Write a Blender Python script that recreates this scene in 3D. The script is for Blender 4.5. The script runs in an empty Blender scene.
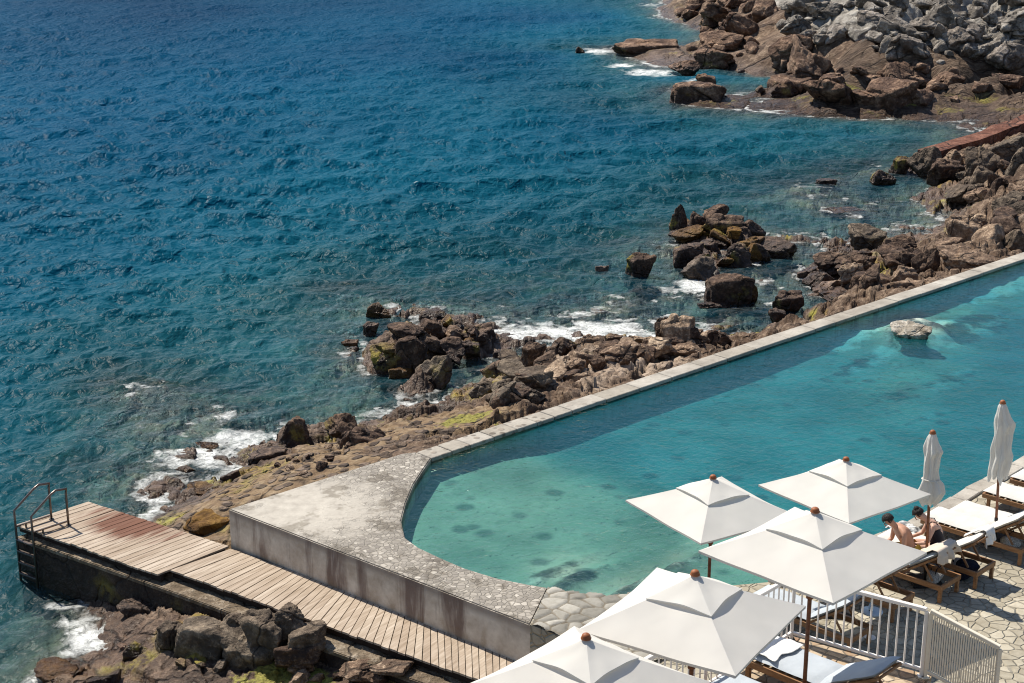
import bpy, bmesh, math, random
import numpy as np
from mathutils import Vector, Matrix
R = math.radians
random.seed(7); rng = np.random.default_rng(11)
S = bpy.context.scene
COL = S.collection

# ------------------------------------------------------------------ camera
F_PX, CX, CY, H = 1550.0, 512.0, 341.5, 11.5
PITCH = R(16.9)
cp, sp = math.cos(PITCH), math.sin(PITCH)
def P(px, py, z=0.0):
    u = (px - CX) / F_PX; v = -(py - CY) / F_PX
    d = Vector((u, cp + v * sp, -sp + v * cp))
    t = (z - H) / d.z
    return Vector((d.x * t, d.y * t, z))
def proj(p):
    y, z = p[1], p[2] - H
    dep = y * cp - z * sp
    return CX + F_PX * p[0] / dep, CY - F_PX * (y * sp + z * cp) / dep
def ppm(p):
    return F_PX / (p[1] * cp - (p[2] - H) * sp)
cam_d = bpy.data.cameras.new("camera"); cam = bpy.data.objects.new("camera", cam_d); COL.objects.link(cam)
cam.location = (0, 0, H); cam.rotation_euler = (R(90) - PITCH, 0, 0)
cam_d.sensor_width = 36; cam_d.lens = F_PX / 1024 * 36; cam_d.clip_end = 20000; cam_d.clip_start = 0.1
S.camera = cam
SEA = -1.8

# ------------------------------------------------------------------ noise
def _h(ix, iy, iz, seed):
    n = (ix.astype(np.int64) * 374761393 + iy.astype(np.int64) * 668265263 + iz.astype(np.int64) * 1274126177 + seed * 974634541) & 0xFFFFFFFF
    n = ((n ^ (n >> 13)) * 1274126177) & 0xFFFFFFFF
    n = ((n ^ (n >> 16)) * 2246822519) & 0xFFFFFFFF
    n = n ^ (n >> 15)
    return n.astype(np.float64) / 4294967295.0
def vnoise(x, y, z, seed=0):
    x0, y0, z0 = np.floor(x), np.floor(y), np.floor(z)
    fx, fy, fz = x - x0, y - y0, z - z0
    q = lambda t: t * t * t * (t * (t * 6 - 15) + 10)
    fx, fy, fz = q(fx), q(fy), q(fz)
    r = 0
    for a in (0, 1):
        wx = fx if a else 1 - fx
        for b in (0, 1):
            wy = fy if b else 1 - fy
            for c in (0, 1):
                wz = fz if c else 1 - fz
                r = r + wx * wy * wz * _h(x0 + a, y0 + b, z0 + c, seed)
    return r * 2 - 1
def fbm(x, y, z, oct=4, seed=0, ridged=False):
    t, amp, tot = 0, 1.0, 0
    for o in range(oct):
        n = vnoise(x * 2 ** o + 17.3 * o, y * 2 ** o - 9.1 * o, z * 2 ** o + 4.7 * o, seed + o)
        if ridged: n = 1 - 2 * np.abs(n)
        t = t + amp * n; tot += amp; amp *= 0.5
    return t / tot
def heap(x, y, scale, seed=0):
    """heap of angular tilted boulders as a height field in about 0..1"""
    x, y = x / scale, y / scale
    wx = x + 0.35 * vnoise(x * 1.3, y * 1.3, 0 * x, seed + 50); wy = y + 0.35 * vnoise(x * 1.3, y * 1.3, 0 * x + 5, seed + 51)
    x0, y0 = np.floor(wx), np.floor(wy); z0 = np.zeros_like(x)
    best = np.full_like(x, -9.0)
    for a in (-1, 0, 1):
        for b in (-1, 0, 1):
            cx, cy = x0 + a, y0 + b
            jx = cx + _h(cx, cy, z0, seed); jy = cy + _h(cx, cy, z0, seed + 1)
            hh = _h(cx, cy, z0, seed + 2); th = _h(cx, cy, z0, seed + 3) * 6.283
            el = 0.6 + 0.9 * _h(cx, cy, z0, seed + 4)
            dx, dy = wx - jx, wy - jy
            ex = np.cos(th) * dx + np.sin(th) * dy; ey = -np.sin(th) * dx + np.cos(th) * dy
            m = np.maximum(np.abs(ex) * el, np.abs(ey) / el) * 0.75 + 0.25 * np.hypot(ex, ey)
            k = 0.55 + 0.6 * hh
            t = k * np.clip(1.0 - (m / 0.75) ** 2.2, -1, 1) + 0.45 * (_h(cx, cy, z0, seed + 5) - 0.5) * ex + 0.45 * (_h(cx, cy, z0, seed + 6) - 0.5) * ey
            best = np.maximum(best, t)
    return best

def blocks(x, y, scale, seed=0, crev=0.35, warp=0.22):
    """broken angular blocks: every cell a tilted facet, dark crevices between; mean about 0"""
    x, y = x / scale, y / scale; z0 = np.zeros_like(x)
    wx = x + warp * vnoise(x * 1.7, y * 1.7, z0, seed + 50); wy = y + warp * vnoise(x * 1.7, y * 1.7, z0 + 5, seed + 51)
    x0, y0 = np.floor(wx), np.floor(wy)
    f1 = np.full_like(x, 9.0); f2 = f1.copy(); hv = z0.copy()
    for a in (-1, 0, 1):
        for b in (-1, 0, 1):
            cx, cy = x0 + a, y0 + b
            dx = wx - cx - _h(cx, cy, z0, seed); dy = wy - cy - _h(cx, cy, z0, seed + 1)
            th = _h(cx, cy, z0, seed + 3) * 3.1416; el = 0.7 + 0.7 * _h(cx, cy, z0, seed + 4)
            ex = np.cos(th) * dx + np.sin(th) * dy; ey = -np.sin(th) * dx + np.cos(th) * dy
            dd = np.hypot(ex * el, ey / el)
            hh = (_h(cx, cy, z0, seed + 2) - 0.5) + 0.9 * (_h(cx, cy, z0, seed + 5) - 0.5) * dx + 0.9 * (_h(cx, cy, z0, seed + 6) - 0.5) * dy
            c = dd < f1
            f2 = np.where(c, f1, np.minimum(f2, dd)); hv = np.where(c, hh, hv); f1 = np.minimum(f1, dd)
    return hv - crev * np.exp(-((f2 - f1) / 0.09) ** 2) - 0.25 * f1 ** 2
def blocks3(q, scale, seed=0, crev=0.3):
    x, y, z = q[:, 0] / scale, q[:, 1] / scale, q[:, 2] / scale
    x0, y0, z0 = np.floor(x), np.floor(y), np.floor(z)
    f1 = np.full_like(x, 9.0); f2 = f1.copy(); hv = np.zeros_like(x)
    for a in (-1, 0, 1):
        for b in (-1, 0, 1):
            for c in (-1, 0, 1):
                i, j, k = x0 + a, y0 + b, z0 + c
                dx, dy, dz = x - i - _h(i, j, k, seed), y - j - _h(i, j, k, seed + 1), z - k - _h(i, j, k, seed + 2)
                dd = np.sqrt(dx * dx + dy * dy + dz * dz)
                hh = (_h(i, j, k, seed + 3) - .5) + .9 * (_h(i, j, k, seed + 4) - .5) * dx + .9 * (_h(i, j, k, seed + 5) - .5) * dy + .9 * (_h(i, j, k, seed + 6) - .5) * dz
                t = dd < f1
                f2 = np.where(t, f1, np.minimum(f2, dd)); hv = np.where(t, hh, hv); f1 = np.minimum(f1, dd)
    return hv - crev * np.exp(-((f2 - f1) / 0.10) ** 2)

# ------------------------------------------------------------------ object helpers
def tag(o, label=None, cat=None, group=None, kind=None):
    if label: o["label"] = label
    if cat: o["category"] = cat
    if group: o["group"] = group
    if kind: o["kind"] = kind
    return o
def empty(name, loc=(0, 0, 0), rz=0.0):
    o = bpy.data.objects.new(name, None); COL.objects.link(o)
    o.location = loc; o.rotation_euler = (0, 0, rz); o.empty_display_size = 0.2
    return o
def kids(o): return [c for c in COL.objects if c.parent is o]
def copy_tree(o, parent=None):
    c = o.copy(); COL.objects.link(c); c.parent = parent
    if parent is not None: c.matrix_parent_inverse = o.matrix_parent_inverse.copy()
    for ch in kids(o): copy_tree(ch, c)
    return c
def mesh_obj(name, verts, faces, mat=None, parent=None, smooth=False):
    me = bpy.data.meshes.new(name); me.from_pydata([tuple(v) for v in verts], [], [tuple(f) for f in faces]); me.update()
    if mat: me.materials.append(mat)
    if smooth: me.polygons.foreach_set("use_smooth", [True] * len(me.polygons))
    o = bpy.data.objects.new(name, me); COL.objects.link(o)
    if parent is not None: o.parent = parent
    return o
class MB:
    def __init__(s): s.v, s.f, s.r = [], [], []
    def add(s, vs, fs, r=0.5):
        b = len(s.v); s.v += [tuple(v) for v in vs]; s.f += [tuple(i + b for i in f) for f in fs]; s.r += [r] * len(fs); return s
    def box(s, c, d, rz=0.0, r=0.5, bev=0.0, M=None):
        x, y, z = d[0] / 2, d[1] / 2, d[2] / 2
        bm = bmesh.new(); bmesh.ops.create_cube(bm, size=1)
        for v in bm.verts: v.co = Vector((v.co.x * d[0], v.co.y * d[1], v.co.z * d[2]))
        if bev > 0: bmesh.ops.bevel(bm, geom=bm.edges[:], offset=bev, segments=1, affect='EDGES')
        m = M if M is not None else Matrix.Translation(Vector(c)) @ Matrix.Rotation(rz, 4, 'Z')
        bm.verts.index_update()
        s.add([m @ v.co for v in bm.verts], [[v.index for v in f.verts] for f in bm.faces], r); bm.free(); return s
    def bar(s, a, b, w, h, r=0.5, bev=0.0, up=(0, 0, 1)):
        a, b = Vector(a), Vector(b); d = b - a; L = d.length; x = d.normalized()
        upv = Vector(up)
        if abs(x.dot(upv)) > 0.98: upv = Vector((0, 1, 0))
        y = upv.cross(x).normalized(); z = x.cross(y)
        m = Matrix((x, y, z)).transposed().to_4x4(); m.translation = (a + b) / 2
        return s.box(None, (L, w, h), r=r, bev=bev, M=m)
    def tube(s, pts, rad, n=8, r=0.5, caps=True):
        pts = [Vector(p) for p in pts]; rads = rad if isinstance(rad, (list, tuple)) else [rad] * len(pts)
        vs, fs = [], []; ref = None
        for i, p in enumerate(pts):
            t = (pts[min(i + 1, len(pts) - 1)] - pts[max(i - 1, 0)]).normalized()
            if ref is None or abs(ref.dot(t)) > 0.95: ref = Vector((0, 0, 1)) if abs(t.z) < 0.9 else Vector((1, 0, 0))
            a = t.cross(ref).normalized(); b = t.cross(a); ref = b.cross(t) * -1 if False else ref
            for k in range(n):
                th = 2 * math.pi * k / n
                vs.append(p + (a * math.cos(th) + b * math.sin(th)) * rads[i])
        for i in range(len(pts) - 1):
            for k in range(n):
                fs.append((i * n + k, i * n + (k + 1) % n, (i + 1) * n + (k + 1) % n, (i + 1) * n + k))
        if caps:
            fs.append(tuple(range(n))[::-1]); fs.append(tuple((len(pts) - 1) * n + k for k in range(n)))
        return s.add(vs, fs, r)
    def lathe(s, prof, n=16, c=(0, 0, 0), r=0.5):
        vs, fs = [], []
        for rr, z in prof:
            for k in range(n):
                th = 2 * math.pi * k / n; vs.append((c[0] + rr * math.cos(th), c[1] + rr * math.sin(th), c[2] + z))
        for i in range(len(prof) - 1):
            for k in range(n): fs.append((i * n + k, i * n + (k + 1) % n, (i + 1) * n + (k + 1) % n, (i + 1) * n + k))
        fs.append(tuple(range(n))[::-1]); fs.append(tuple((len(prof) - 1) * n + k for k in range(n)))
        return s.add(vs, fs, r)
    def build(s, name, mat, parent=None, smooth=False, rnd=False):
        o = mesh_obj(name, s.v, s.f, mat, parent, smooth)
        bm = bmesh.new(); bm.from_mesh(o.data); bmesh.ops.recalc_face_normals(bm, faces=bm.faces[:]); bm.to_mesh(o.data); bm.free()
        if rnd:
            at = o.data.attributes.new("rnd", 'FLOAT', 'FACE'); at.data.foreach_set("value", s.r)
        return o
def prism(name, poly, z0, z1, mat, parent=None, bev=0.0):
    """extruded polygon; poly is a list of (x, y)"""
    bm = bmesh.new()
    vs = [bm.verts.new((p[0], p[1], z1)) for p in poly]
    f = bm.faces.new(vs)
    if f.normal.z < 0: f.normal_flip()
    r = bmesh.ops.extrude_face_region(bm, geom=[f])
    ex = [g for g in r["geom"] if isinstance(g, bmesh.types.BMVert)]
    for v in ex: v.co.z = z0
    bm.normal_update(); bmesh.ops.recalc_face_normals(bm, faces=bm.faces[:])
    if bev > 0:
        es = [e for e in bm.edges if all(abs(v.co.z - z1) < 1e-5 for v in e.verts)]
        bmesh.ops.bevel(bm, geom=es, offset=bev, segments=2, affect='EDGES')
    bmesh.ops.triangulate(bm, faces=[f for f in bm.faces if len(f.verts) > 4])
    me = bpy.data.meshes.new(name); bm.to_mesh(me); bm.free()
    me.materials.append(mat)
    o = bpy.data.objects.new(name, me); COL.objects.link(o); o.parent = parent
    return o
def grid_obj(name, X, Y, Z, mat, attrs=None, mask=None, smooth=True, parent=None):
    nr, nc = X.shape
    idx = np.arange(nr * nc).reshape(nr, nc)
    q = np.stack([idx[:-1, :-1], idx[:-1, 1:], idx[1:, 1:], idx[1:, :-1]], -1).reshape(-1, 4)
    if mask is not None:
        m = mask.ravel(); q = q[~(m[q].all(1))]
    co = np.stack([X, Y, Z], -1).reshape(-1, 3).astype(np.float32)
    used = np.zeros(nr * nc, bool); used[q.ravel()] = True
    remap = np.cumsum(used) - 1; co = co[used]; q = remap[q]
    # upward faces
    a, b, c = co[q[0, 0]], co[q[0, 1]], co[q[0, 2]]
    if np.cross(b - a, c - a)[2] < 0: q = q[:, ::-1]
    me = bpy.data.meshes.new(name)
    me.vertices.add(len(co)); me.vertices.foreach_set("co", co.ravel())
    me.loops.add(len(q) * 4); me.loops.foreach_set("vertex_index", np.ascontiguousarray(q).ravel().astype(np.int32))
    me.polygons.add(len(q)); me.polygons.foreach_set("loop_start", np.arange(0, len(q) * 4, 4, dtype=np.int32))
    me.polygons.foreach_set("use_smooth", np.full(len(q), smooth))
    me.update(calc_edges=True); me.validate()
    for k, v in (attrs or {}).items():
        at = me.attributes.new(k, 'FLOAT', 'POINT'); at.data.foreach_set("value", v.ravel()[used].astype(np.float32))
    me.materials.append(mat)
    o = bpy.data.objects.new(name, me); COL.objects.link(o); o.parent = parent
    return o
def inside(X, Y, poly):
    r = np.zeros(X.shape, bool); n = len(poly)
    for i in range(n):
        x1, y1 = poly[i][0], poly[i][1]; x2, y2 = poly[(i + 1) % n][0], poly[(i + 1) % n][1]
        if y1 == y2: continue
        c = ((y1 > Y) != (y2 > Y)) & (X < (x2 - x1) * (Y - y1) / (y2 - y1) + x1)
        r ^= c
    return r

# ------------------------------------------------------------------ material helpers
class NT:
    def __init__(s, name):
        s.m = bpy.data.materials.new(name); s.m.use_nodes = True
        s.t = s.m.node_tree; s.t.nodes.clear()
        s.out = s.t.nodes.new("ShaderNodeOutputMaterial")
    def n(s, typ, **kw):
        nd = s.t.nodes.new("ShaderNode" + typ)
        for k, v in kw.items():
            if k.startswith("_"): setattr(nd, k[1:], v)
            else:
                key = int(k[1:]) if k[0] == "i" and k[1:].isdigit() else k.replace("__", " ")
                s.set(nd.inputs[key], v)
        return nd
    def set(s, sock, v):
        if isinstance(v, bpy.types.NodeSocket): s.t.links.new(v, sock)
        elif isinstance(v, bpy.types.Node): s.t.links.new(v.outputs[0], sock)
        elif isinstance(v, (tuple, list)) and len(v) == 3 and sock.type == 'RGBA': sock.default_value = (*v, 1)
        else: sock.default_value = v
    def math(s, op, a, b=0.0, c=None, clamp=False):
        nd = s.n("Math", _operation=op, _use_clamp=clamp); s.set(nd.inputs[0], a); s.set(nd.inputs[1], b)
        if c is not None: s.set(nd.inputs[2], c)
        return nd.outputs[0]
    def pos(s): return s.n("NewGeometry").outputs["Position"]
    def noise(s, vec, scale, detail=4, rough=0.55, dist=0.0, w=None):
        nd = s.n("TexNoise", Vector=vec, Scale=scale, Detail=detail, Roughness=rough, Distortion=dist); return nd.outputs[0]
    def vor(s, vec, scale, feat='F1', rnd=1.0, out=0):
        nd = s.n("TexVoronoi", _feature=feat, Vector=vec, Scale=scale, Randomness=rnd); return nd.outputs[out]
    def ramp(s, fac, stops, interp='LINEAR'):
        nd = s.n("ValToRGB", Fac=fac); cr = nd.color_ramp; cr.interpolation = interp
        while len(cr.elements) < len(stops): cr.elements.new(0.5)
        for e, (p, c) in zip(cr.elements, stops):
            e.position = p; e.color = (*c, 1) if isinstance(c, (tuple, list)) else (c, c, c, 1)
        return nd.outputs[0]
    def mix(s, fac, a, b, blend='MIX'):
        nd = s.t.nodes.new("ShaderNodeMix"); nd.data_type = 'RGBA'; nd.blend_type = blend; nd.clamp_factor = True
        s.set(nd.inputs[0], fac); s.set(nd.inputs[6], a); s.set(nd.inputs[7], b); return nd.outputs[2]
    def mapr(s, v, a, b, c=0.0, d=1.0, interp='LINEAR'):
        nd = s.n("MapRange", _interpolation_type=interp, _clamp=True); 
        for i, q in enumerate((v, a, b, c, d)): s.set(nd.inputs[i], q)
        return nd.outputs[0]
    def scale(s, vec, sc, rot=(0, 0, 0), loc=(0, 0, 0)):
        return s.n("Mapping", Vector=vec, Scale=sc, Rotation=rot, Location=loc).outputs[0]
    def xyz(s, vec): return s.n("SeparateXYZ", Vector=vec).outputs
    def bump(s, h, strength=0.5, dist=0.05, normal=None):
        nd = s.n("Bump", Height=h, Strength=strength, Distance=dist)
        if normal is not None: s.set(nd.inputs["Normal"], normal)
        return nd.outputs[0]
    def pbr(s, col, rough=0.7, spec=0.3, normal=None, **kw):
        nd = s.n("BsdfPrincipled"); s.set(nd.inputs["Base Color"], col); s.set(nd.inputs["Roughness"], rough)
        s.set(nd.inputs["Specular IOR Level"], spec)
        if normal is not None: s.set(nd.inputs["Normal"], normal)
        for k, v in kw.items(): s.set(nd.inputs[k.replace("__", " ")], v)
        return nd
    def done(s, sh):
        s.set(s.out.inputs[0], sh); return s.m
    def attr(s, name): return s.n("Attribute", _attribute_name=name).outputs["Fac"]
# ------------------------------------------------------------------ materials
def rock_material(name, cols, algae=1.0, bscale=1.0, wet=True, tint=True):
    t = NT(name); p = t.pos()
    n1 = t.noise(p, 0.9 / bscale, 6, 0.62); n2 = t.noise(p, 4.0 / bscale, 6, 0.65); n3 = t.noise(p, 18 / bscale, 4, 0.7)
    c = t.ramp(n1, [(0.3, cols[0]), (0.5, cols[1]), (0.68, cols[2])])
    c = t.mix(t.mapr(n2, 0.35, 0.7), t.mix(0.85, c, tuple(x * .7 for x in cols[0])), c)
    c = t.mix(t.mapr(t.math('ADD', t.math('MULTIPLY', n3, .5), t.math('MULTIPLY', n2, .5)), 0.5, 0.66, 0, 0.8), c, cols[3])
    if tint:
        rn = t.n("ObjectInfo").outputs["Random"]
        c = t.mix(t.mapr(rn, 0, 1, 0.0, 0.45), c, t.mix(1.0, c, (0.55, 0.42, 0.36), 'MULTIPLY'))
    cr = t.n("TexVoronoi", _feature='DISTANCE_TO_EDGE', Vector=t.n("VectorMath", _operation='ADD', i0=p, i1=t.n("VectorMath", _operation='SCALE', i0=t.n("TexNoise", Vector=p, Scale=1.6 / bscale).outputs[1], Scale=0.6 * bscale).outputs[0]).outputs[0], Scale=0.75 / bscale).outputs[0]
    crack = t.mapr(cr, 0.0, 0.025, 0.0, 1.0)
    c = t.mix(t.mapr(crack, 0, 1, 0.75, 0.0), c, (0.012, 0.008, 0.007))
    z = t.xyz(p)[2]
    zz = t.math('ADD', z, t.math('MULTIPLY', t.math('SUBTRACT', t.noise(p, 1.3, 3), 0.5), 0.5))
    rough = 0.8
    if wet:
        w = t.mapr(zz, SEA + 0.22, SEA + 0.75, 1.0, 0.0)
        c = t.mix(t.math('MULTIPLY', w, 0.8), c, t.mix(1.0, c, (0.38, 0.3, 0.3), 'MULTIPLY'))
        rough = t.mapr(w, 0, 1, 0.85, 0.35)
    if algae > 0:
        a = t.math('MULTIPLY', t.mapr(zz, SEA + 0.1, SEA + 0.35), t.mapr(zz, SEA + 0.5, SEA + 0.85, 1.0, 0.0))
        a = t.math('MULTIPLY', a, t.mapr(t.noise(p, 0.7, 3), 0.56, 0.64))
        a = t.math('MULTIPLY', a, t.mapr(n2, 0.42, 0.56, 0, algae))
        c = t.mix(a, c, t.mix(t.noise(p, 2.1, 2), (0.30, 0.20, 0.03), (0.26, 0.24, 0.03)))
    b = t.math('ADD', t.math('MULTIPLY', n2, 1.0), t.math('MULTIPLY', n3, 0.14))
    b = t.math('ADD', b, t.math('MULTIPLY', crack, 0.25))
    nr = t.bump(b, 1.0, 0.16 * bscale)
    return t.done(t.pbr(c, rough, 0.3, nr))
M = {}
M['rock'] = rock_material('rock_brown', [(0.0484, 0.0287, 0.0206), (0.1175, 0.0731, 0.0485), (0.2352, 0.1566, 0.1031), (0.3735, 0.261, 0.176)])
M['rock_tan'] = rock_material('rock_tan', [(0.1344, 0.0879, 0.0597), (0.3403, 0.2366, 0.1572), (0.5733, 0.4225, 0.2829), (0.7524, 0.5915, 0.4243)], algae=0.3)
M['rock_grey'] = rock_material('rock_grey', [(0.0716, 0.054, 0.0402), (0.1717, 0.1323, 0.0942), (0.2862, 0.2228, 0.1569), (0.3864, 0.3105, 0.226)], algae=0.4)
M['rock_far'] = rock_material('rock_far', [(0.0731, 0.0397, 0.0273), (0.2011, 0.1207, 0.077), (0.3474, 0.2242, 0.1444), (0.5485, 0.3795, 0.2567)], bscale=4, algae=0.5)
M['rock_pale'] = rock_material('rock_pale', [(0.0896, 0.0784, 0.0672), (0.3024, 0.2688, 0.224), (0.4816, 0.4424, 0.3808), (0.616, 0.5824, 0.5264)], bscale=3, algae=0, wet=False)
M['rock_algae'] = rock_material('rock_algae', [(0.1166, 0.055, 0.0123), (0.2332, 0.121, 0.0205), (0.3032, 0.176, 0.0307), (0.3848, 0.242, 0.0614)], algae=0.8)
M['rock_pool'] = rock_material('rock_pool', [(0.30, 0.25, 0.18), (0.55, 0.50, 0.42), (0.7, 0.65, 0.57), (0.78, 0.74, 0.66)], algae=0, wet=False, tint=False)

def terrain_material():
    t = NT("shore_rock"); p = t.pos(); z = t.xyz(p)[2]
    far = t.attr("far"); pale = t.attr("pale"); och = t.attr("ochre")
    sc = t.mapr(far, 0, 1, 1.0, 0.26)
    pv = t.n("VectorMath", _operation='SCALE', i0=p, Scale=sc).outputs[0]
    n1 = t.noise(pv, 0.8, 6, 0.62); n2 = t.noise(pv, 3.6, 6, 0.66); n3 = t.noise(pv, 15, 4, 0.7)
    c = t.ramp(n1, [(0.3, (0.07, 0.045, 0.030)), (0.5, (0.18, 0.12, 0.08)), (0.7, (0.32, 0.235, 0.165))])
    c = t.mix(t.mapr(n2, 0.35, 0.7), t.mix(1.0, c, (0.42, 0.38, 0.36), 'MULTIPLY'), c)
    c = t.mix(t.mapr(t.math('ADD', t.math('MULTIPLY', n3, .5), t.math('MULTIPLY', n2, .5)), 0.5, 0.66, 0, 0.75), c, (0.38, 0.285, 0.20))
    pc = t.ramp(n2, [(0.3, (0.07, 0.06, 0.05)), (0.45, (0.24, 0.22, 0.19)), (0.7, (0.48, 0.45, 0.40))])
    pc = t.mix(far, t.ramp(n2, [(0.3, (0.10, 0.07, 0.05)), (0.45, (0.30, 0.225, 0.165)), (0.7, (0.48, 0.38, 0.29))]), pc)
    c = t.mix(t.mapr(t.math('ADD', pale, t.math('MULTIPLY', t.math('SUBTRACT', n1, 0.5), 1.3)), 0.42, 0.6), c, pc)
    oc = t.ramp(n2, [(0.3, (0.10, 0.06, 0.035)), (0.5, (0.22, 0.15, 0.085)), (0.7, (0.33, 0.25, 0.16))])
    c = t.mix(t.mapr(t.math('ADD', och, t.math('MULTIPLY', t.math('SUBTRACT', n1, 0.5), 1.0)), 0.4, 0.6), c, oc)
    # rubble stones set in the apron
    v = t.n("TexVoronoi", Vector=p, Scale=3.6); stone = t.mapr(v.outputs["Distance"], 0.34, 0.50, 1.0, 0.0)
    sm = t.math('MULTIPLY', stone, t.mapr(t.attr("apron"), 0.35, 0.6))
    sc2 = t.mix(t.xyz(v.outputs["Color"])[0], (0.045, 0.030, 0.022), (0.21, 0.155, 0.115))
    c = t.mix(sm, c, sc2)
    cr = t.n("TexVoronoi", _feature='DISTANCE_TO_EDGE', Vector=t.n("VectorMath", _operation='ADD', i0=pv, i1=t.n("VectorMath", _operation='SCALE', i0=t.n("TexNoise", Vector=pv, Scale=1.6).outputs[1], Scale=0.6).outputs[0]).outputs[0], Scale=0.6).outputs[0]
    crack = t.mapr(cr, 0.0, 0.03)
    c = t.mix(t.mapr(crack, 0, 1, 0.7, 0.0), c, (0.012, 0.008, 0.007))
    zz = t.math('ADD', z, t.math('MULTIPLY', t.math('SUBTRACT', t.noise(p, 1.3, 3), 0.5), 0.45))
    w = t.mapr(zz, SEA + 0.2, SEA + 0.7, 1.0, 0.0)
    c = t.mix(t.math('MULTIPLY', w, 0.75), c, t.mix(1.0, c, (0.45, 0.36, 0.33), 'MULTIPLY'))
    a = t.math('MULTIPLY', t.mapr(zz, SEA + 0.02, SEA + 0.2), t.mapr(zz, SEA + 0.6, SEA + 1.1, 1.0, 0.0))
    a = t.math('MULTIPLY', a, t.mapr(t.noise(p, 0.55, 3), 0.56, 0.64))
    a = t.math('MULTIPLY', a, t.mapr(n2, 0.42, 0.56))
    a = t.math('MULTIPLY', a, t.mapr(far, 0, 1, 1.0, 0.5))
    c = t.mix(a, c, t.mix(t.mapr(t.noise(p, 0.9, 2), 0.4, 0.6), (0.22, 0.14, 0.03), (0.30, 0.27, 0.04)))
    wd = t.mapr(t.math('ADD', t.attr('weed'), t.math('MULTIPLY', t.math('SUBTRACT', n2, 0.5), 2.2)), 0.55, 0.75, 0.0, 0.9)
    c = t.mix(wd, c, t.mix(t.mapr(n3, .35, .65), (0.15, 0.135, 0.025), (0.33, 0.31, 0.06)))
    # under water: olive and sandy growth
    uw = t.mapr(z, SEA - 0.25, SEA - 0.02, 1.0, 0.0)
    uc = t.ramp(t.noise(p, 0.55, 5, 0.65), [(0.36, (0.022, 0.020, 0.015)), (0.5, (0.085, 0.065, 0.04)), (0.64, (0.22, 0.18, 0.11))])
    c = t.mix(uw, c, uc)
    b = t.math('ADD', t.math('ADD', n2, t.math('MULTIPLY', n3, 0.14)), t.math('ADD', t.math('MULTIPLY', crack, 0.25), t.math('MULTIPLY', sm, 0.7)))
    nr = t.n("Bump", Height=b, Strength=1.0, Distance=t.mapr(far, 0, 1, 0.14, 0.6)).outputs[0]
    return t.done(t.pbr(c, t.mapr(w, 0, 1, 0.88, 0.4), 0.3, nr))
M['terrain'] = terrain_material()

def sea_material():
    t = NT("sea_water"); p = t.pos(); d = t.attr("depth"); foam = t.attr("foam")
    big = t.noise(t.scale(p, (1, 0.45, 1)), 0.035, 3)
    body = t.ramp(t.math('MULTIPLY', d, 0.05), [(0.0, (0.010, 0.065, 0.085)), (0.06, (0.007, 0.108, 0.146)), (0.18, (0.003, 0.094, 0.152)), (0.45, (0.0018, 0.064, 0.130)), (1.0, (0.0014, 0.048, 0.108))])
    body = t.mix(t.mapr(big, 0.36, 0.64, 0.0, 0.7), body, t.mix(1.0, body, (0.42, 0.42, 0.55), 'MULTIPLY'))
    pw = t.scale(p, (1, 0.75, 1), (0, 0, R(14)))
    r1 = t.noise(pw, 1.1, 2, 0.5, 0.5); r2 = t.noise(pw, 3.2, 2, 0.5, 0.6); r3 = t.noise(pw, 12, 2, 0.5)
    hgt = t.math('ADD', t.math('ADD', r1, t.math('MULTIPLY', r2, 0.34)), t.math('MULTIPLY', r3, 0.03))
    nr = t.bump(hgt, 1.0, 0.40)
    df = t.n("BsdfDiffuse", Color=body, Normal=nr); gs = t.n("BsdfGlossy", Roughness=0.32, Normal=nr)
    opaque = t.n("MixShader", i0=t.math('MULTIPLY', t.n("Fresnel", IOR=1.333, Normal=nr), 0.08), i1=df.outputs[0], i2=gs.outputs[0])
    T = t.math('EXPONENT', t.math('MULTIPLY', d, -0.5))
    tcol = t.mix(t.math('SUBTRACT', 1.0, t.math('EXPONENT', t.math('MULTIPLY', d, -1.1))), (0.92, 0.97, 0.97), (0.18, 0.66, 0.80))
    tr = t.n("BsdfTransparent", Color=tcol); gl = t.n("BsdfGlossy", Roughness=0.38, Color=(1, 1, 1), Normal=nr)
    fr = t.n("Fresnel", IOR=1.333, Normal=nr)
    clear = t.n("MixShader", i0=t.math('MULTIPLY', fr, 0.16), i1=tr.outputs[0], i2=gl.outputs[0])
    water = t.n("MixShader", i0=T, i1=opaque.outputs[0], i2=clear.outputs[0])
    # foam lace
    pd = t.n("VectorMath", _operation='ADD', i0=p, i1=t.n("VectorMath", _operation='SCALE', i0=t.n("TexNoise", Vector=p, Scale=1.4, Detail=3).outputs[1], Scale=1.1).outputs[0]).outputs[0]
    lace = t.mapr(t.vor(pd, 1.9, 'SMOOTH_F1'), 0.25, 0.75)
    fn = t.math('ADD', t.math('MULTIPLY', t.noise(pd, 3.4, 8, 0.78), 0.80), t.math('MULTIPLY', lace, 0.30))
    ff = t.mapr(t.math('ADD', t.math('MULTIPLY', foam, 0.62), fn), 0.97, 1.32)
    fs = t.n("BsdfDiffuse", Color=(0.80, 0.82, 0.80), Normal=t.bump(fn, 0.7, 0.12))
    return t.done(t.n("MixShader", i0=t.math('MULTIPLY', ff, t.mapr(t.noise(pd, 9.0, 5, 0.7), 0.36, 0.58, 0.30, 0.95)), i1=water.outputs[0], i2=fs.outputs[0]))
M['sea'] = sea_material()

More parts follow.
